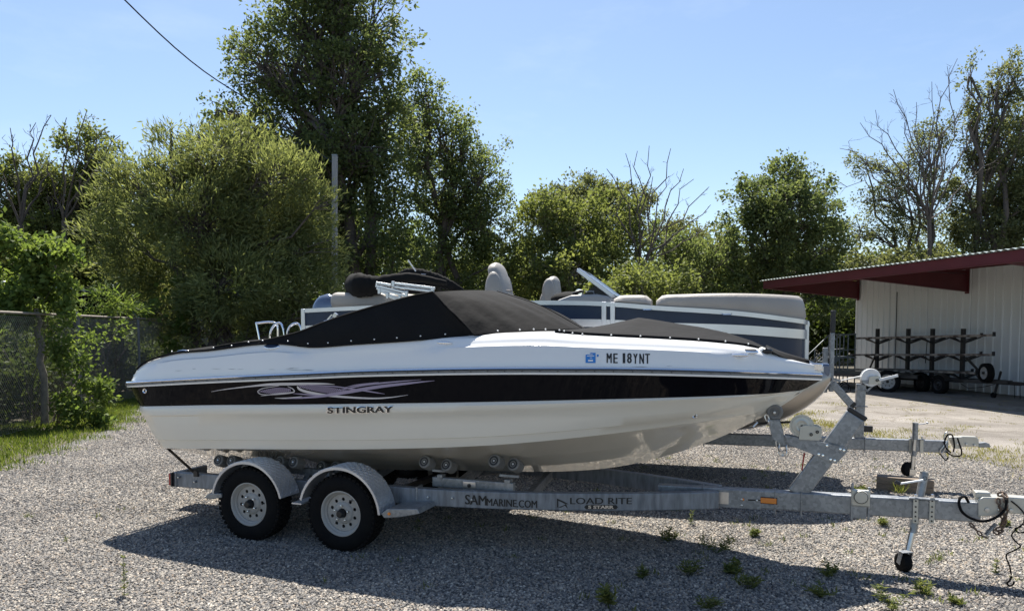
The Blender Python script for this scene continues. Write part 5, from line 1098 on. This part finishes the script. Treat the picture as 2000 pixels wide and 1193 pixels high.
chair(-4.94, .15, 2.04, 1.12, .30); chair(-4.37, .5, 2.10, .84, .10)
# helm console, windscreen, wheel
cs = thing('helm_console', None, None); cs.parent = pn
MB().prism([(-4.15, DZ), (-4.1, 2.26), (-3.92, 2.32), (-3.6, 2.33), (-3.42, 2.30), (-3.4, DZ)], -.75, .15).build('console_body', 'greyp', cs, 0, .03) if 'greyp' in M else MB().prism([(-4.15, DZ), (-4.1, 2.26), (-3.92, 2.32), (-3.6, 2.33), (-3.42, 2.30), (-3.4, DZ)], -.75, .15).build('console_body', mat('grey_plastic', (.30, .30, .30), .5), cs, 0, .03)
MB().sphere((-4.02, -.25, 2.29), (.26, .36, .10), 20, 10).build('helm_cover', 'canvas', cs, 60)
wq = [P.y(*p, -.3) for p in ((1139, 531), (1201, 581))]
a, b = Vector(wq[0]), Vector(wq[1]); MB().add([a + Vector((0, -.35, 0)), a + Vector((0, .5, 0)), b + Vector((.04, .5, 0)), b + Vector((.04, -.42, 0))], [(0, 1, 2, 3)]).add([a + Vector((-.012, -.35, -.008)), a + Vector((-.012, .5, -.008)), b + Vector((.028, .5, -.008)), b + Vector((.028, -.42, -.008))], [(3, 2, 1, 0)]).build('windscreen_glass', 'glass', cs, 0)
MB().beam(a + Vector((0, -.35, 0)), b + Vector((.04, -.42, 0)), .05, .055).beam(a + Vector((0, -.35, 0)), a + Vector((0, .5, 0)), .03, .03).beam(b + Vector((.04, -.42, 0)), b + Vector((.04, .5, 0)), .03, .03).beam(a + Vector((0, .5, 0)), b + Vector((.04, .5, 0)), .03, .03).build('windscreen_frame', 'alu', cs, 0, .008)
MB().prism([tuple(P.y(*p, -.44)[[0, 2]]) for p in ((1131, 583), (1157, 562), (1163, 558), (1176, 563), (1196, 582))], -.46, -.44).build('console_wing', 'blackp', cs, 0, .004)
MB().lathe([(0, -.47), (.045, -.47), (.05, -.45)], tuple(P.y(1143, 575, -.0) * np.array([1, 0, 1])), 'y', 18).build('gauge', 'chrome', cs)
MB().tube([tuple(P.y(*p, -.48)) for p in ((1144, 569), (1160, 569), (1161, 581))], .008, 6).build('grab_rail', 'chrome', cs)
MB().tube([tuple(P.y(*p, -.5)) for p in ((1102, 586), (1120, 573), (1135, 568), (1140, 570))], .018, 8).build('steering_wheel', 'blackp', cs)
# folded bimini top
bm_ = thing('bimini_top', None, None); bm_.parent = pn
def boot(pts, rads, name, mt, flat=1.0):
    rows = []; n = len(pts); fine = [(sp(t, range(n), [p[0] for p in pts]), sp(t, range(n), [p[1] for p in pts]), sp(t, range(n), [p[2] for p in pts]), sp(t, range(n), rads)) for t in np.linspace(0, n - 1, 60)]
    for i, f in enumerate(fine):
        p = Vector(f[:3]); d = (Vector(fine[min(i+1, 59)][:3]) - Vector(fine[max(i-1, 0)][:3])).normalized(); u = Vector((0, 0, 1)); u = (u - d*u.dot(d)).normalized(); w = d.cross(u)
        wr = 1 + .05*math.sin(i*2.1) + .03*math.sin(i*5.3); rows.append([tuple(p + (u*math.sin(a_)*f[3]*1.0 + w*math.cos(a_)*f[3]*flat)*wr) for a_ in np.linspace(0, 2*math.pi, 19)])
    mb = MB().grid(rows); mb.add(rows[0][:-1], [tuple(range(18))]); mb.add(rows[-1][:-1], [tuple(range(18))[::-1]]); return mb.build(name, mt, bm_, 60)
q1, q2, q3, q4 = [P.y(*p, -1.10) for p in ((700, 557), (735, 557), (800, 556), (872, 562))]
boot([tuple(q1 + np.array([.10, 2.15, .10])), tuple(q1 + np.array([-.28, 1.6, .07])), tuple(q1 + np.array([-.30, .5, .02])), tuple(q1), tuple(q2), tuple(q3 + np.array([0, 0, .09])), tuple(q4 + np.array([0, 0, .06]))], [.10, .12, .135, .155, .120, .06, .03], 'bimini_boot', 'canvas', .72)
f1, f2, f3, f4, f5 = [P.y(*p, .95) for p in ((776, 540), (800, 536), (835, 543), (870, 553), (905, 568))]
boot([tuple(f1), tuple(f2), tuple(f3), tuple(f4), tuple(f5)], [.045, .10, .115, .085, .03], 'bimini_boot', 'canvas', .5)
for (x0, y0_, x1, y1_) in ((735, 552, 764, 557), (767, 553, 850, 563), (768, 560, 845, 569), (734, 558, 795, 572), (736, 563, 792, 578), (742, 568, 780, 584), (757, 578, 782, 586)):
    MB().beam(tuple(P.y(x0, y0_, -1.27)), tuple(P.y(x1, y1_, -1.27)), .028, .030).build('bow_tube', 'alu', bm_, 0, .004)
for x, y in ((768, 555), (741, 568), (757, 577), (794, 574), (781, 583), (845, 566)): q = P.y(x, y, -1.28); MB().box(tuple(q), (.035, .035, .075)).build('tube_bracket', 'alu', bm_, 0, .006)
MB().tube([tuple(P.y(812, 530, .9)), tuple(P.y(797, 508, .9))], .010, 6).build('antenna', 'white', pn)
ol = P.y(838, 538, .78); MB().tube([tuple(P.y(*p, .80)) for p in ((823, 535), (832, 536), (830, 539), (836, 541), (831, 543))], .006, 5).build('emblem_mark', 'steel', bm_)
# outboard motor and boarding ladder
om = thing('outboard_motor', None, None); om.parent = pn; q = P.y(641, 590, -.2)
mb = MB(); rows = []
for k in range(13):
    t = k / 12; z = -.30 + .42*t; rx = .20*math.sqrt(max(0, 1 - max(0, (t-.35)/.65)**2.6)) + .01; rows.append([(q[0] + rx*math.copysign(abs(math.cos(a))**.75, math.cos(a)) - .08*(1-t), q[1] + rx*.62*math.sin(a), q[2] + z) for a in np.linspace(0, 2*math.pi, 25)])
mb.grid(rows).build('cowling', 'outb', om, 60); MB().prism([(q[0]-.14, .75), (q[0]+.08, .75), (q[0]+.14, q[2]-.3), (q[0]-.18, q[2]-.3)], q[1]-.1, q[1]+.1).build('drive_leg', 'blackp', om, 0, .03)
ld = thing('boarding_ladder', None, None); ld.parent = pn; yl = -.75
for pl_ in (((507, 668), (501, 634), (503, 631), (538, 631), (543, 660)), ((527, 662), (531, 642), (540, 632), (549, 633), (555, 655)), ((561, 656), (566, 638), (575, 632), (584, 634), (589, 650))):
    pts = [P.y(*p, yl) for p in pl_]; pts = [pts[0] + np.array([0, 0, -.35])] + pts + [pts[-1] + np.array([0, 0, -.35])]; MB().stube([tuple(p) for p in pts], .016, 10).build('ladder_rail', 'chrome', ld)
mb = MB()
for k in range(3): x0, y0 = 638 + k*6, 614 + k*2; mb.add([tuple(P.y(x, y, -1.245)) for x, y in ((x0, y0+10), (x0+3.5, y0+10), (x0 + 12, y0), (x0+8.5, y0))], [(0, 1, 2, 3)])
mb.build('side_emblem', 'steel', pn, 0, normals=False)
for px in (1264, 1420): q = P.y(px, 603 + (px-1264)*.06, -1.25); MB().tube([(q[0]-.05, -1.235, q[2]), (q[0]-.04, -1.26, q[2]-.01), (q[0]+.04, -1.26, q[2]-.01), (q[0]+.05, -1.235, q[2])], .007, 6).build('rail_cleat', 'chrome', pn)

# ================================================================== PONTOON TRAILER (frame P)
pt = fthing('pontoon_trailer', 'galvanised trailer with winch tower under the navy pontoon boat', 'trailer', P)
MB().beam((-3.2, 0, .50), (.46, 0, .52), .10, .142).build('tongue', 'galv', pt, 0, .010)
for s in (-1, 1):
    MB().beam((-7.2, s*.55, .47), (-3.6, s*.55, .49), .07, .12).beam((-3.62, s*.55, .49), (-2.4, s*.08, .50), .07, .12).build('frame_rail', 'galv', pt, 0, .008)
    MB().beam((-7.3, s*.86, .66), (-2.4, s*.86, .68), .12, .07).build('bunk', 'greyrub', pt, 0, .01)
    for x in (-6.9, -4.4, -2.6): MB().box((x, s*.86, .585), (.05, .05, .09)).build('bunk_post', 'galv', pt, 0)
    make_wheel(pt, .29, .19, .165, (-5.97, s*1.08, .29), face=s) if s < 0 else None
for x in (-6.9, -4.4, -2.6): MB().box((x, 0, .50), (.07, 1.85, .07)).build('crossmember', 'galv', pt, 0, .006)
MB().beam((-5.97, -1.0, .29), (-5.97, 1.0, .29), .06, .06).build('axle', 'blacks2', pt, 0)
for i, x in enumerate((-2.33, -.44)): MB().tube([(x, -.054, .41), (x, -.054, .595), (x, .054, .595), (x, .054, .41)], .006, 8).build('clamp_bolt', 'galv', pt)
def PL(px, py, y=-.05): q = P.y(px, py, y); return (q[0], q[2])
tw = thing('winch_tower', None, None); tw.parent = pt
x0, z0 = PL(1678, 851); x1, z1 = PL(1683, 750); MB().beam((x0, 0, .585), (x1, 0, z1), .09, .105, up=(1, 0, 0)).build('tower_post', 'galv', tw, 0, .008)
MB().tube([(x1 - .075, -.055, 1.17), (x1 + .07, -.055, 1.17), (x1 + .07, .055, 1.17)], .006, 6).tube([(x1 - .075, -.055, .97), (x1 + .07, -.055, .97), (x1 + .07, .055, .97)], .006, 6).build('clamp_bolt', 'galv', tw)
pts = [PL(*p) for p in ((1622, 744), (1626, 739), (1632, 745))]; a, b = PL(1626, 748), PL(1666, 793)
MB().beam((a[0], 0, a[1]), (b[0], 0, b[1]), .07, .085, up=(1, 0, 0)).build('bow_stop_arm', 'galv', tw, 0, .006); MB().beam((b[0] - .02, 0, b[1] + .02), (b[0] + .02, 0, b[1] - .02), .074, .10, up=(1, 0, 0)).build('arm_cap', 'blackp', tw, 0, .006)
a = PL(1590, 746); b = PL(1622, 738); MB().beam((a[0], -.12, a[1]), (b[0], -.12, b[1]), .06, .06).build('bow_stop', 'rubber', tw, 30, .02); MB().beam((b[0], 0, b[1]), (b[0] + .12, 0, b[1] - .04), .05, .03).build('stop_bracket', 'galv', tw, 0)
a = PL(1688, 838); MB().box((a[0] + .02, 0, a[1]), (.16, .06, .075)).build('stub_tube', 'blackp', tw, 0, .008)
pw_ = [PL(*p) for p in ((1683, 742), (1722, 742), (1722, 749), (1683, 749))]; MB().prism(pw_, -.07, .07).build('winch_platform', 'galv', tw, 0, .004)
c_ = PL(1701, 737); MB().lathe([(0, -.065), (.03, -.07), (.05, -.062), (.075, -.066), (.105, -.066), (.108, -.05), (.09, -.045), (.04, -.04), (.04, .04), (.09, .045), (.105, .05), (.1, .06), (0, .06)], (c_[0] - .0, 0, c_[1]), 'y', 36).build('winch_reel', 'white', tw, 30)
MB().prism([PL(*p) for p in ((1695, 749), (1697, 735), (1714, 733), (1719, 737), (1719, 749))], -.085, -.075).build('winch_plate', 'plate', tw, 0, .002); p_ = PL(1712, 742); MB().lathe([(.008, -.095), (.016, -.095), (.018, -.085)], (p_[0], 0, p_[1]), 'y', 14).build('winch_shaft', 'blackp', tw)
a, b = PL(1717, 742, -.1), PL(1754, 733, -.12); MB().beam((a[0], -.10, a[1]), (b[0], -.12, b[1]), .012, .032).build('winch_handle', 'white', tw, 0, .004)
MB().tube([(c_[0], 0, c_[1] + .04), (PL(1632, 746)[0], 0, PL(1632, 746)[1])], .008, 6).build('winch_strap', 'white', tw)
MB().prism([PL(*p) for p in ((1712, 749), (1722, 749), (1722, 758))], -.03, .03).beam((PL(1694, 765)[0], 0, PL(1694, 765)[1]), (PL(1708, 752)[0], 0, PL(1708, 752)[1]), .02, .02).build('platform_brace', 'galv', tw, 0)
gx, gz0 = PL(1624, 765); gx2, gz1 = PL(1627, 650); gx3, gz2 = PL(1629, 606); gp = MB().beam((gx, .0, gz0), (gx2, .0, gz1), .05, .06, up=(0, 1, 0)).build('guide_post', 'galv', tw, 0, .005); MB().beam((gx2, 0, gz1), (gx3, 0, gz2), .056, .066, up=(0, 1, 0)).build('guide_sleeve', 'blackp', gp, 0, .01)
a = PL(1612, 763); MB().box((a[0], .03, gz0 + .26), (.06, .05, .55)).build('guide_bracket', 'galv', tw, 0, .005)
loops = [tuple(P.y(x, y, -.02)) for x, y in ((1640, 752), (1648, 745), (1656, 752), (1656, 762), (1647, 764), (1642, 756), (1650, 749), (1660, 754), (1661, 764), (1652, 766), (1638, 760))]; MB().stube(loops, .006, 6).build('cable_loop', 'rubber', tw)
# jack and coupler
jk2 = thing('tongue_jack', None, None); jk2.parent = pt
Q = lambda px, py, y=-.12: tuple(P.y(px, py, y))
MB().tube([Q(1788, 825), Q(1787, 858)], .031, 18).tube([Q(1786, 880), Q(1784, 890)], .030, 18).build('jack_head_tube', 'galv', jk2); MB().tube([Q(1786, 858), Q(1781, 918)], .024, 16).build('jack_inner_tube', 'steel', jk2)
MB().tube([Q(1789, 829), Q(1808, 827)], .007, 8).sphere(Q(1811, 826), .014, 8, 6).build('crank_arm', 'steel', jk2)
c = np.array(Q(1773, 926)); wv = MB().lathe([(.015, -.030), (.05, -.034), (.08, -.028), (.086, -.012), (.086, .012), (.08, .028), (.05, .034), (.015, .03)], (0, 0, 0), 'y', 28).build('jack_wheel', 'rubber', jk2, 30); wv.location = (c[0], c[1], .165 + .085); wv.rotation_euler = (0, 0, R(35))
MB().prism([PL(*p, -.12) for p in ((1776, 915), (1788, 916), (1786, 926), (1774, 934))], -.16, -.155).build('jack_fork', 'steel', jk2, 0)
for px in (1779, 1800): q = P.y(px, 870, -.06); MB().box((q[0], -.060, q[2]), (.036, .014, .175)).build('clamp_bar', 'plate', jk2, 0, .002); MB().lathe([(0, 0), (.012, .002), (.012, .02), (0, .024)], (q[0], -.062, q[2] + .09), 'z', 8).build('clamp_nut', 'steel', jk2)
q = P.y(1790, 857, -.05); MB().box((q[0], -.06, q[2]), (.17, .05, .012)).build('clamp_top', 'galv', jk2, 0, .003)
cp2 = thing('coupler', None, None); cp2.parent = pt
MB().prism([PL(*p) for p in ((1854, 853), (1880, 853), (1878, 875), (1866, 876))], -.06, .06).build('actuator_housing', 'plate', cp2, 0, .006)
MB().prism([PL(*p) for p in ((1876, 852), (1908, 853), (1912, 859), (1912, 872), (1878, 872))], -.045, .045).build('actuator_slide', 'plate', cp2, 0, .006)
MB().prism([PL(*p) for p in ((1912, 865), (1926, 864), (1934, 867), (1936, 874), (1912, 874))], -.035, .035).build('ball_socket', 'galv', cp2, 0, .008)
for px, py in ((1869, 866), (1887, 867), (1903, 869)): p_ = PL(px, py); MB().lathe([(0, -.075), (.011, -.073), (.013, -.05)], (p_[0], 0, p_[1]), 'y', 10).build('actuator_bolt', 'steel', cp2)
MB().stube([Q(1857, 884, -.07), Q(1847, 873, -.07), (Q(1845, 862, -.07)), Q(1851, 849, -.07), Q(1860, 850, -.07), Q(1864, 868, -.08), Q(1862, 882, -.08)], .009, 6).stube([Q(1835, 885, -.05), Q(1847, 898, -.05), Q(1852, 892, -.05)], .008, 6).stube([Q(1870, 855, -.06), Q(1878, 880, -.08), Q(1875, 890, -.08), Q(1860, 889, -.08), Q(1848, 882, -.07)], .008, 6).build('brake_cable', 'rubber', cp2)
MB().stube([Q(1843, 858, -.06), Q(1846, 846, -.06), Q(1850, 845, -.06), Q(1852, 858, -.06), Q(1842, 872, -.07), Q(1836, 880, -.07), Q(1840, 884, -.07), Q(1848, 872, -.07)], .007, 6).stube([Q(1836, 883, -.05), Q(1848, 899, -.05)], .006, 5).build('wiring', 'steel', cp2)

# timbers under the pontoon jack
for i, (z, lab) in enumerate(((.042, 'lower weathered timber of the two under the pontoon trailer jack'), (.127, 'upper weathered timber of the two, carrying the pontoon trailer jack wheel'))):
    c = (ground(1725, 957) + ground(1838, 968)) / 2; d = ground(1838, 968) - ground(1725, 957); a = math.atan2(d[1], d[0]); L_ = np.linalg.norm(d)
    o = MB().box((0, 0, 0), (L_, .17, .083)).build('timber_block', 'wood', None, 0, .006); o.location = (c[0] + .085*math.sin(-a) * -1, c[1] + .085*math.cos(a), z); o.rotation_euler = (0, 0, a + (.02 if i else 0)); tag(o, lab, 'timber', 'timbers under the pontoon jack')

# ================================================================== RACK TRAILER by the shed wall (frame RK)
rk = fthing('rack_trailer', 'black kayak rack trailer with three levels of padded rails by the shed wall', 'trailer', RK)
tl = lambda x: .36 + .034 * (x - 0)
for x in (-2.47, -.97, .1, 1.32): MB().beam((x, 0, tl(x) - .05), (x + .0, 0, 1.92), .10, .10, up=(1, 0, 0)).build('upright', 'blacks2', rk, 0, .006)
for s in (-1, 1):
    for z0, sl_, xa, xb in ((1.665, .026, -2.95, 2.9 if s < 0 else 1.5), (1.11, .034, -3.3, 2.9 if s < 0 else 1.5), (.60, .034, -3.0, 2.35 if s < 0 else 1.2)):
        MB().beam((xa, s*.45, z0 + sl_*xa), (xb, s*.45, z0 + sl_*xb), .07, .065).build('padded_rail', 'carpet', rk, 0, .012)
        for x in (-2.47, -.97, .1, 1.32): MB().beam((x, 0, z0 + sl_*x - .19), (x, s*.45, z0 + sl_*x - .04), .04, .04).beam((x, s*.42, z0 + sl_*x - .02), (x - .14, 0, z0 + sl_*x - .16), .03, .03).beam((x + .16, s*.45, z0 + sl_*x - .03), (x + .03, s*.05, z0 + sl_*x - .2), .03, .03).build('rail_arm', 'blacks2', rk, 0)
        MB().box((xb, s*.45, z0 + sl_*xb + .03), (.03, .08, .12)).build('rail_stop', 'blacks2', rk, 0)
    MB().beam((-2.6, s*.42, tl(-2.6)), (1.9, s*.42, tl(1.9)), .07, .10).beam((1.88, s*.42, tl(1.9)), (3.0, s*.05, tl(3.0)), .07, .10).build('bed_rail', 'blacks2', rk, 0, .005)
    f = MB(); 
    rows = [[(RK.y(1818, 748, -.55)[0] + .70*math.cos(a), s*y, .34 + .28*math.sin(a)**.6) for y in (.45, .68)] for a in np.linspace(.08, math.pi - .08, 21)]
    f.grid(rows).build('fender', 'blacks2', rk, 40)
    for px_ in (1801, 1836) if s < 0 else ():
        wq_ = make_wheel(rk, .275, .17, .16, (RK.y(px_, 748, -.55)[0], -.55, .27), face=s, holes=8)
        for ch in wq_.children:
            if ch.name.startswith('rim'): ch.data.materials[0] = M['blacks2']
for x in (-2.6, -1.6, -.5, .6, 1.6): MB().box((x, 0, tl(x) - .01), (.06, .8, .07)).build('crossmember', 'blacks2', rk, 0)
MB().beam((1.8, 0, tl(1.8)), (3.35, 0, tl(3.35) - .03), .09, .10).build('tongue', 'blacks2', rk, 0, .005)
MB().box((-.3, 0, tl(-.3) + .06), (4.6, .8, .02)).build('deck_plate', 'blacks2', rk, 0)
MB().beam((2.3, 0, tl(2.3)), (1.45, 0, 1.08), .05, .05).beam((-3.0, 0, tl(-2.5)), (-2.5, 0, 1.1), .04, .04).build('brace', 'blacks2', rk, 0)
sw = make_wheel(rk, .265, .17, .155, (2.5, -.28, .69), face=-1, holes=8); sw.name = 'spare_wheel'; sw.rotation_euler = (0, R(15), R(-12))
MB().beam((2.3, 0, .45), (2.5, -.2, .69), .05, .05).build('spare_bracket', 'blacks2', rk, 0)
MB().tube([(2.78, -.08, .74), (2.60, -.10, .06)], .03, 10).tube([(2.80, -.08, .74), (2.84, -.16, .76)], .01, 6).build('tongue_jack', 'blacks2', rk); MB().lathe([(0, -.03), (.075, -.03), (.08, 0), (.075, .03), (0, .03)], (2.58, -.10, .08), 'y', 18).build('jack_wheel', 'rubber', rk)
MB().box((3.38, 0, .45), (.25, .08, .08)).tube([(3.45, 0, .5), (3.5, 0, .60)], .02, 6).build('coupler', 'blacks2', rk, 0, .01)
MB().tube([(1.6, -.3, .34), (1.9, -.3, .22), (2.3, -.2, .28), (2.6, -.1, .38)], .008, 5).tube([(3.2, -.05, .42), (3.22, -.05, .05)], .008, 5).tube([(3.28, .05, .42), (3.30, .05, .03)], .008, 5).tube([(-.05, -.06, 1.55), (-.08, -.08, .85)], .012, 5).build('hanging_cable', 'rubber', rk)

# flatbed trailer, only its wheel and bed edge showing
g = ground(1737, 766); ft = thing('flatbed_trailer', 'low black flatbed trailer with one white wheel standing left of the rack trailer', 'trailer', (g[0], g[1] + .1, 0), R(-118))
make_wheel(ft, .33, .24, .205, (0, 0, .32), face=-1, holes=8); ft.rotation_euler = (0, 0, R(-38))
MB().box((-.55, 1.1, .46), (2.6, 1.7, .10)).build('bed', 'blacks2', ft, 0, .01); MB().box((-.0, .02, .70), (.95, .34, .03)).build('fender', 'blacks2', ft, 0, .01); MB().tube([(0, .1, .32), (0, 2.2, .32)], .04, 8).build('axle', 'blacks2', ft)

# steel stairs at the corner of the shed
Ys = 26.0; b0 = at(1590, 740, Ys); st_ = thing('metal_staircase', 'grey steel stairs with pipe handrails beside the corner of the shed', 'staircase', (b0[0], Ys, 0))
def S3(px, py, dy): q = at(px, py, Ys); return (q[0] - b0[0], dy, q[2])
for dy in (0, .9):
    MB().tube([S3(1590, 703 - 0, dy), S3(1640, 655, dy), S3(1672, 652, dy)], .022, 8).build('handrail', 'fencep', st_); MB().tube([S3(1606, 719, dy), S3(1645, 684, dy), S3(1672, 682, dy)], .018, 8).build('handrail', 'fencep', st_)
    for px, top in ((1590, 703), (1612, 683), (1641, 655), (1657, 653), (1671, 652)): q = S3(px, top, dy); MB().tube([q, (q[0], dy, 0)], .022, 8).build('stair_post', 'fencep', st_)
    MB().beam(S3(1588, 741, dy), S3(1637, 697, dy), .04, .2).build('stringer', 'fencep', st_, 0)
for k in range(6): q = S3(1590 + k*8, 736 - k*7.2, .45); MB().box(q, (.24, .9, .03)).build('tread', 'fencep', st_, 0)
q0 = S3(1636, 698, 0); q1 = S3(1672, 698, 0); MB().box(((q0[0] + q1[0])/2, .45, q0[2]), (q1[0] - q0[0], .95, .05)).build('landing', 'fencep', st_, 0)

# dark boat parked beyond the fence
Yb = 21; db = thing('parked_boat', 'dark boat with a pale gunwale hidden behind the bushes beyond the fence', 'boat', (0, 0, 0))
pa = at(90, 562, Yb); pe = at(272, 581, Yb + 2.2); dv_ = pe - pa
rows = []; rg = []
for k in range(13):
    t = -.5 + 1.5 * k / 12; p = pa + dv_ * t; w = .95 * math.sqrt(max(0.02, 1 - max(0, (t - .3)/.72)**2.2)); nrm_ = np.array([dv_[1], -dv_[0], 0]); nrm_ /= np.linalg.norm(nrm_); c = p - nrm_ * .95
    sec = [(w, 0), (w*.97, -.35), (w*.85, -.5), (0, -.7), (-w*.85, -.5), (-w*.97, -.35), (-w, 0)]; rows.append([tuple(c + nrm_*a + np.array([0, 0, z])) for a, z in sec]); rg.append([tuple(c + nrm_*w + np.array([0, 0, .03])), tuple(c + nrm_*(w + .02) + np.array([0, 0, -.06]))])
MB().grid(rows).add([r[0] for r in rows] + [r[-1] for r in rows][::-1], [tuple(range(26))]).build('hull', 'blackgel', db, 40); MB().tube([r[0] for r in rg], .035, 8).build('gunwale', 'alu', db)
for t in (.1, .6):
    p = pa + dv_*t - np.array([0, 0, 0]); MB().box((p[0], p[1] + .9, (p[2] - .6)/2), (.12, .12, p[2] - .6)).build('stand', 'blacks2', db, 0)

# ================================================================== WEEDS in the gravel
LW = leafmat('weed_leaf', (.062, .088, .026), (.165, .18, .062), .38)
def weed(px, py, hpx, wpx, label, kind, seed):
    g = ground(px, py); rng = np.random.default_rng(seed); sc = g[1] / F; h, w = hpx * sc * .85, wpx * sc * .9; root = thing('weed', label, 'weed', tuple(g), 0, 'weeds growing in the gravel'); V = []; A = []; mb = MB()
    def put(p, ax, L_, W_): v, var = leaf_arrays(np.array(p), unit(np.array(ax)), rng.normal(size=(len(p), 3)) * .5 + np.array([0, 0, .7]), L_, W_, rng.uniform(0, 1, len(p))); V.append(v); A.append(var)
    if kind == 'grass':
        n = 36; ax = np.c_[rng.normal(size=(n, 2)) * .55, np.ones(n)]; put(np.c_[rng.normal(size=(n, 2)) * w * .10, np.zeros(n)], ax, h * rng.uniform(.5, 1.1, n), h * .06)
    else:
        ns = {'tall': 2, 'bush': 7, 'low': 7}[kind]
        for s in range(ns):
            a = rng.uniform(0, 6.28); lean = rng.uniform(.0, .16) if kind == 'tall' else rng.uniform(.25, .95); hh = h * (rng.uniform(.8, 1) if kind == 'tall' else rng.uniform(.5, 1.0)); e = np.array([math.cos(a) * w * .5 * lean, math.sin(a) * w * .5 * lean, hh * (1 if kind == 'tall' else (1.05 - .55 * lean))])
            mb.tube([(0, 0, 0), tuple(e * .5 + np.array([0, 0, hh * .06])), tuple(e)], [.0022, .0018, .001], 4, cap=False); n = 24 if kind == 'tall' else 26; t = rng.uniform(.06 if kind == 'tall' else .25, 1.0, n) ** (1.4 if kind == 'tall' else .8)
            put(e * t[:, None] + rng.normal(size=(n, 3)) * .004, np.c_[rng.normal(size=(n, 2)), rng.uniform(.0, .9, n)], (.034 + .014 * (kind != 'tall')) * rng.uniform(.5, 1.2, n) * min(1.2, h / .14 + .2), (.009 if kind != 'low' else .016) * min(1.2, h / .14 + .2))
    leaf_mesh('leaf', np.concatenate(V), np.concatenate(A), LW, root); (mb.build('stem', LW, root, 0, normals=False) if mb.v else None)
for i, (px, py, h, w, k, lab) in enumerate((
    (243, 1165, 110, 60, 'tall', 'tall thin weed alone in the sunlit gravel left of the trailer wheels'),
    (1745, 1196, 80, 130, 'bush', 'largest leafy weed at the bottom edge below the jack wheel'),
    (1800, 1160, 45, 55, 'bush', 'leafy weed just right of the jack wheel of the boat trailer'),
    (1622, 1128, 45, 60, 'bush', 'dark leafy weed in the gravel left of the jack wheel'),
    (1400, 1080, 60, 100, 'bush', 'widest weed on the edge of the bow shadow'),
    (1305, 1058, 45, 45, 'bush', 'small dark weed at the tip of the lit gravel below the LOAD RITE lettering'),
    (1350, 1125, 45, 60, 'bush', 'weed inside the boat shadow left of the yellow green ones'),
    (1430, 1120, 40, 60, 'low', 'broad leaved weed inside the boat shadow'),
    (1460, 1150, 50, 75, 'bush', 'spreading weed in the shadow, nearer than the broad leaved one'),
    (1190, 1190, 80, 55, 'low', 'upright leafy weed at the bottom edge in the boat shadow'),
    (1255, 1130, 35, 45, 'bush', 'faint feathery weed in the middle of the boat shadow'),
    (1600, 1165, 45, 80, 'bush', 'low weed at the lower end of the shadow edge left of the jack'),
    (1475, 1050, 24, 36, 'low', 'little bright weed in the sun under the amber marker'),
    (1725, 1028, 28, 34, 'bush', 'little weed in the sun left of the jack tube'),
    (1350, 1025, 40, 36, 'tall', 'wispy weed in the sun under the lap plate of the trailer'),
    (1758, 965, 40, 40, 'grass', 'tuft of bright grass in front of the timber blocks'),
    (1682, 960, 18, 40, 'low', 'low weed behind the round swivel plate on the tongue'),
    (1965, 1030, 20, 30, 'low', 'small bright weed under the rusty chains of the coupler'),
    (1830, 1095, 26, 36, 'grass', 'thin grass tuft in the sun right of the jack tube'),
    (1380, 1190, 40, 70, 'bush', 'feathery weed cut by the bottom edge in the boat shadow'),
    (55, 1010, 16, 60, 'grass', 'short pale tuft in the gravel at the far left'),
    (1945, 1120, 40, 40, 'tall', 'spindly weed beside the hanging hook at the right'),
    (1868, 1180, 26, 60, 'low', 'pale weed at the bottom right beside the thin tongue shadow'),
    (950, 925, 10, 20, 'grass', 'tiny tuft in the gravel beneath the boat keel'))): weed(px, py, h, w, lab, k, 100 + i)
rng = np.random.default_rng(77); c = np.c_[rng.uniform(-5, 5.5, 330), rng.uniform(4.8, 11, 330)]; c = c[rng.uniform(0, 1, 330) < np.clip((c[:, 0] + 3) / 7, .08, .8)]
blades('sprouts', np.repeat(c, 12, 0) + rng.normal(size=(len(c) * 12, 2)) * .03, .055, .007, 8, LW)
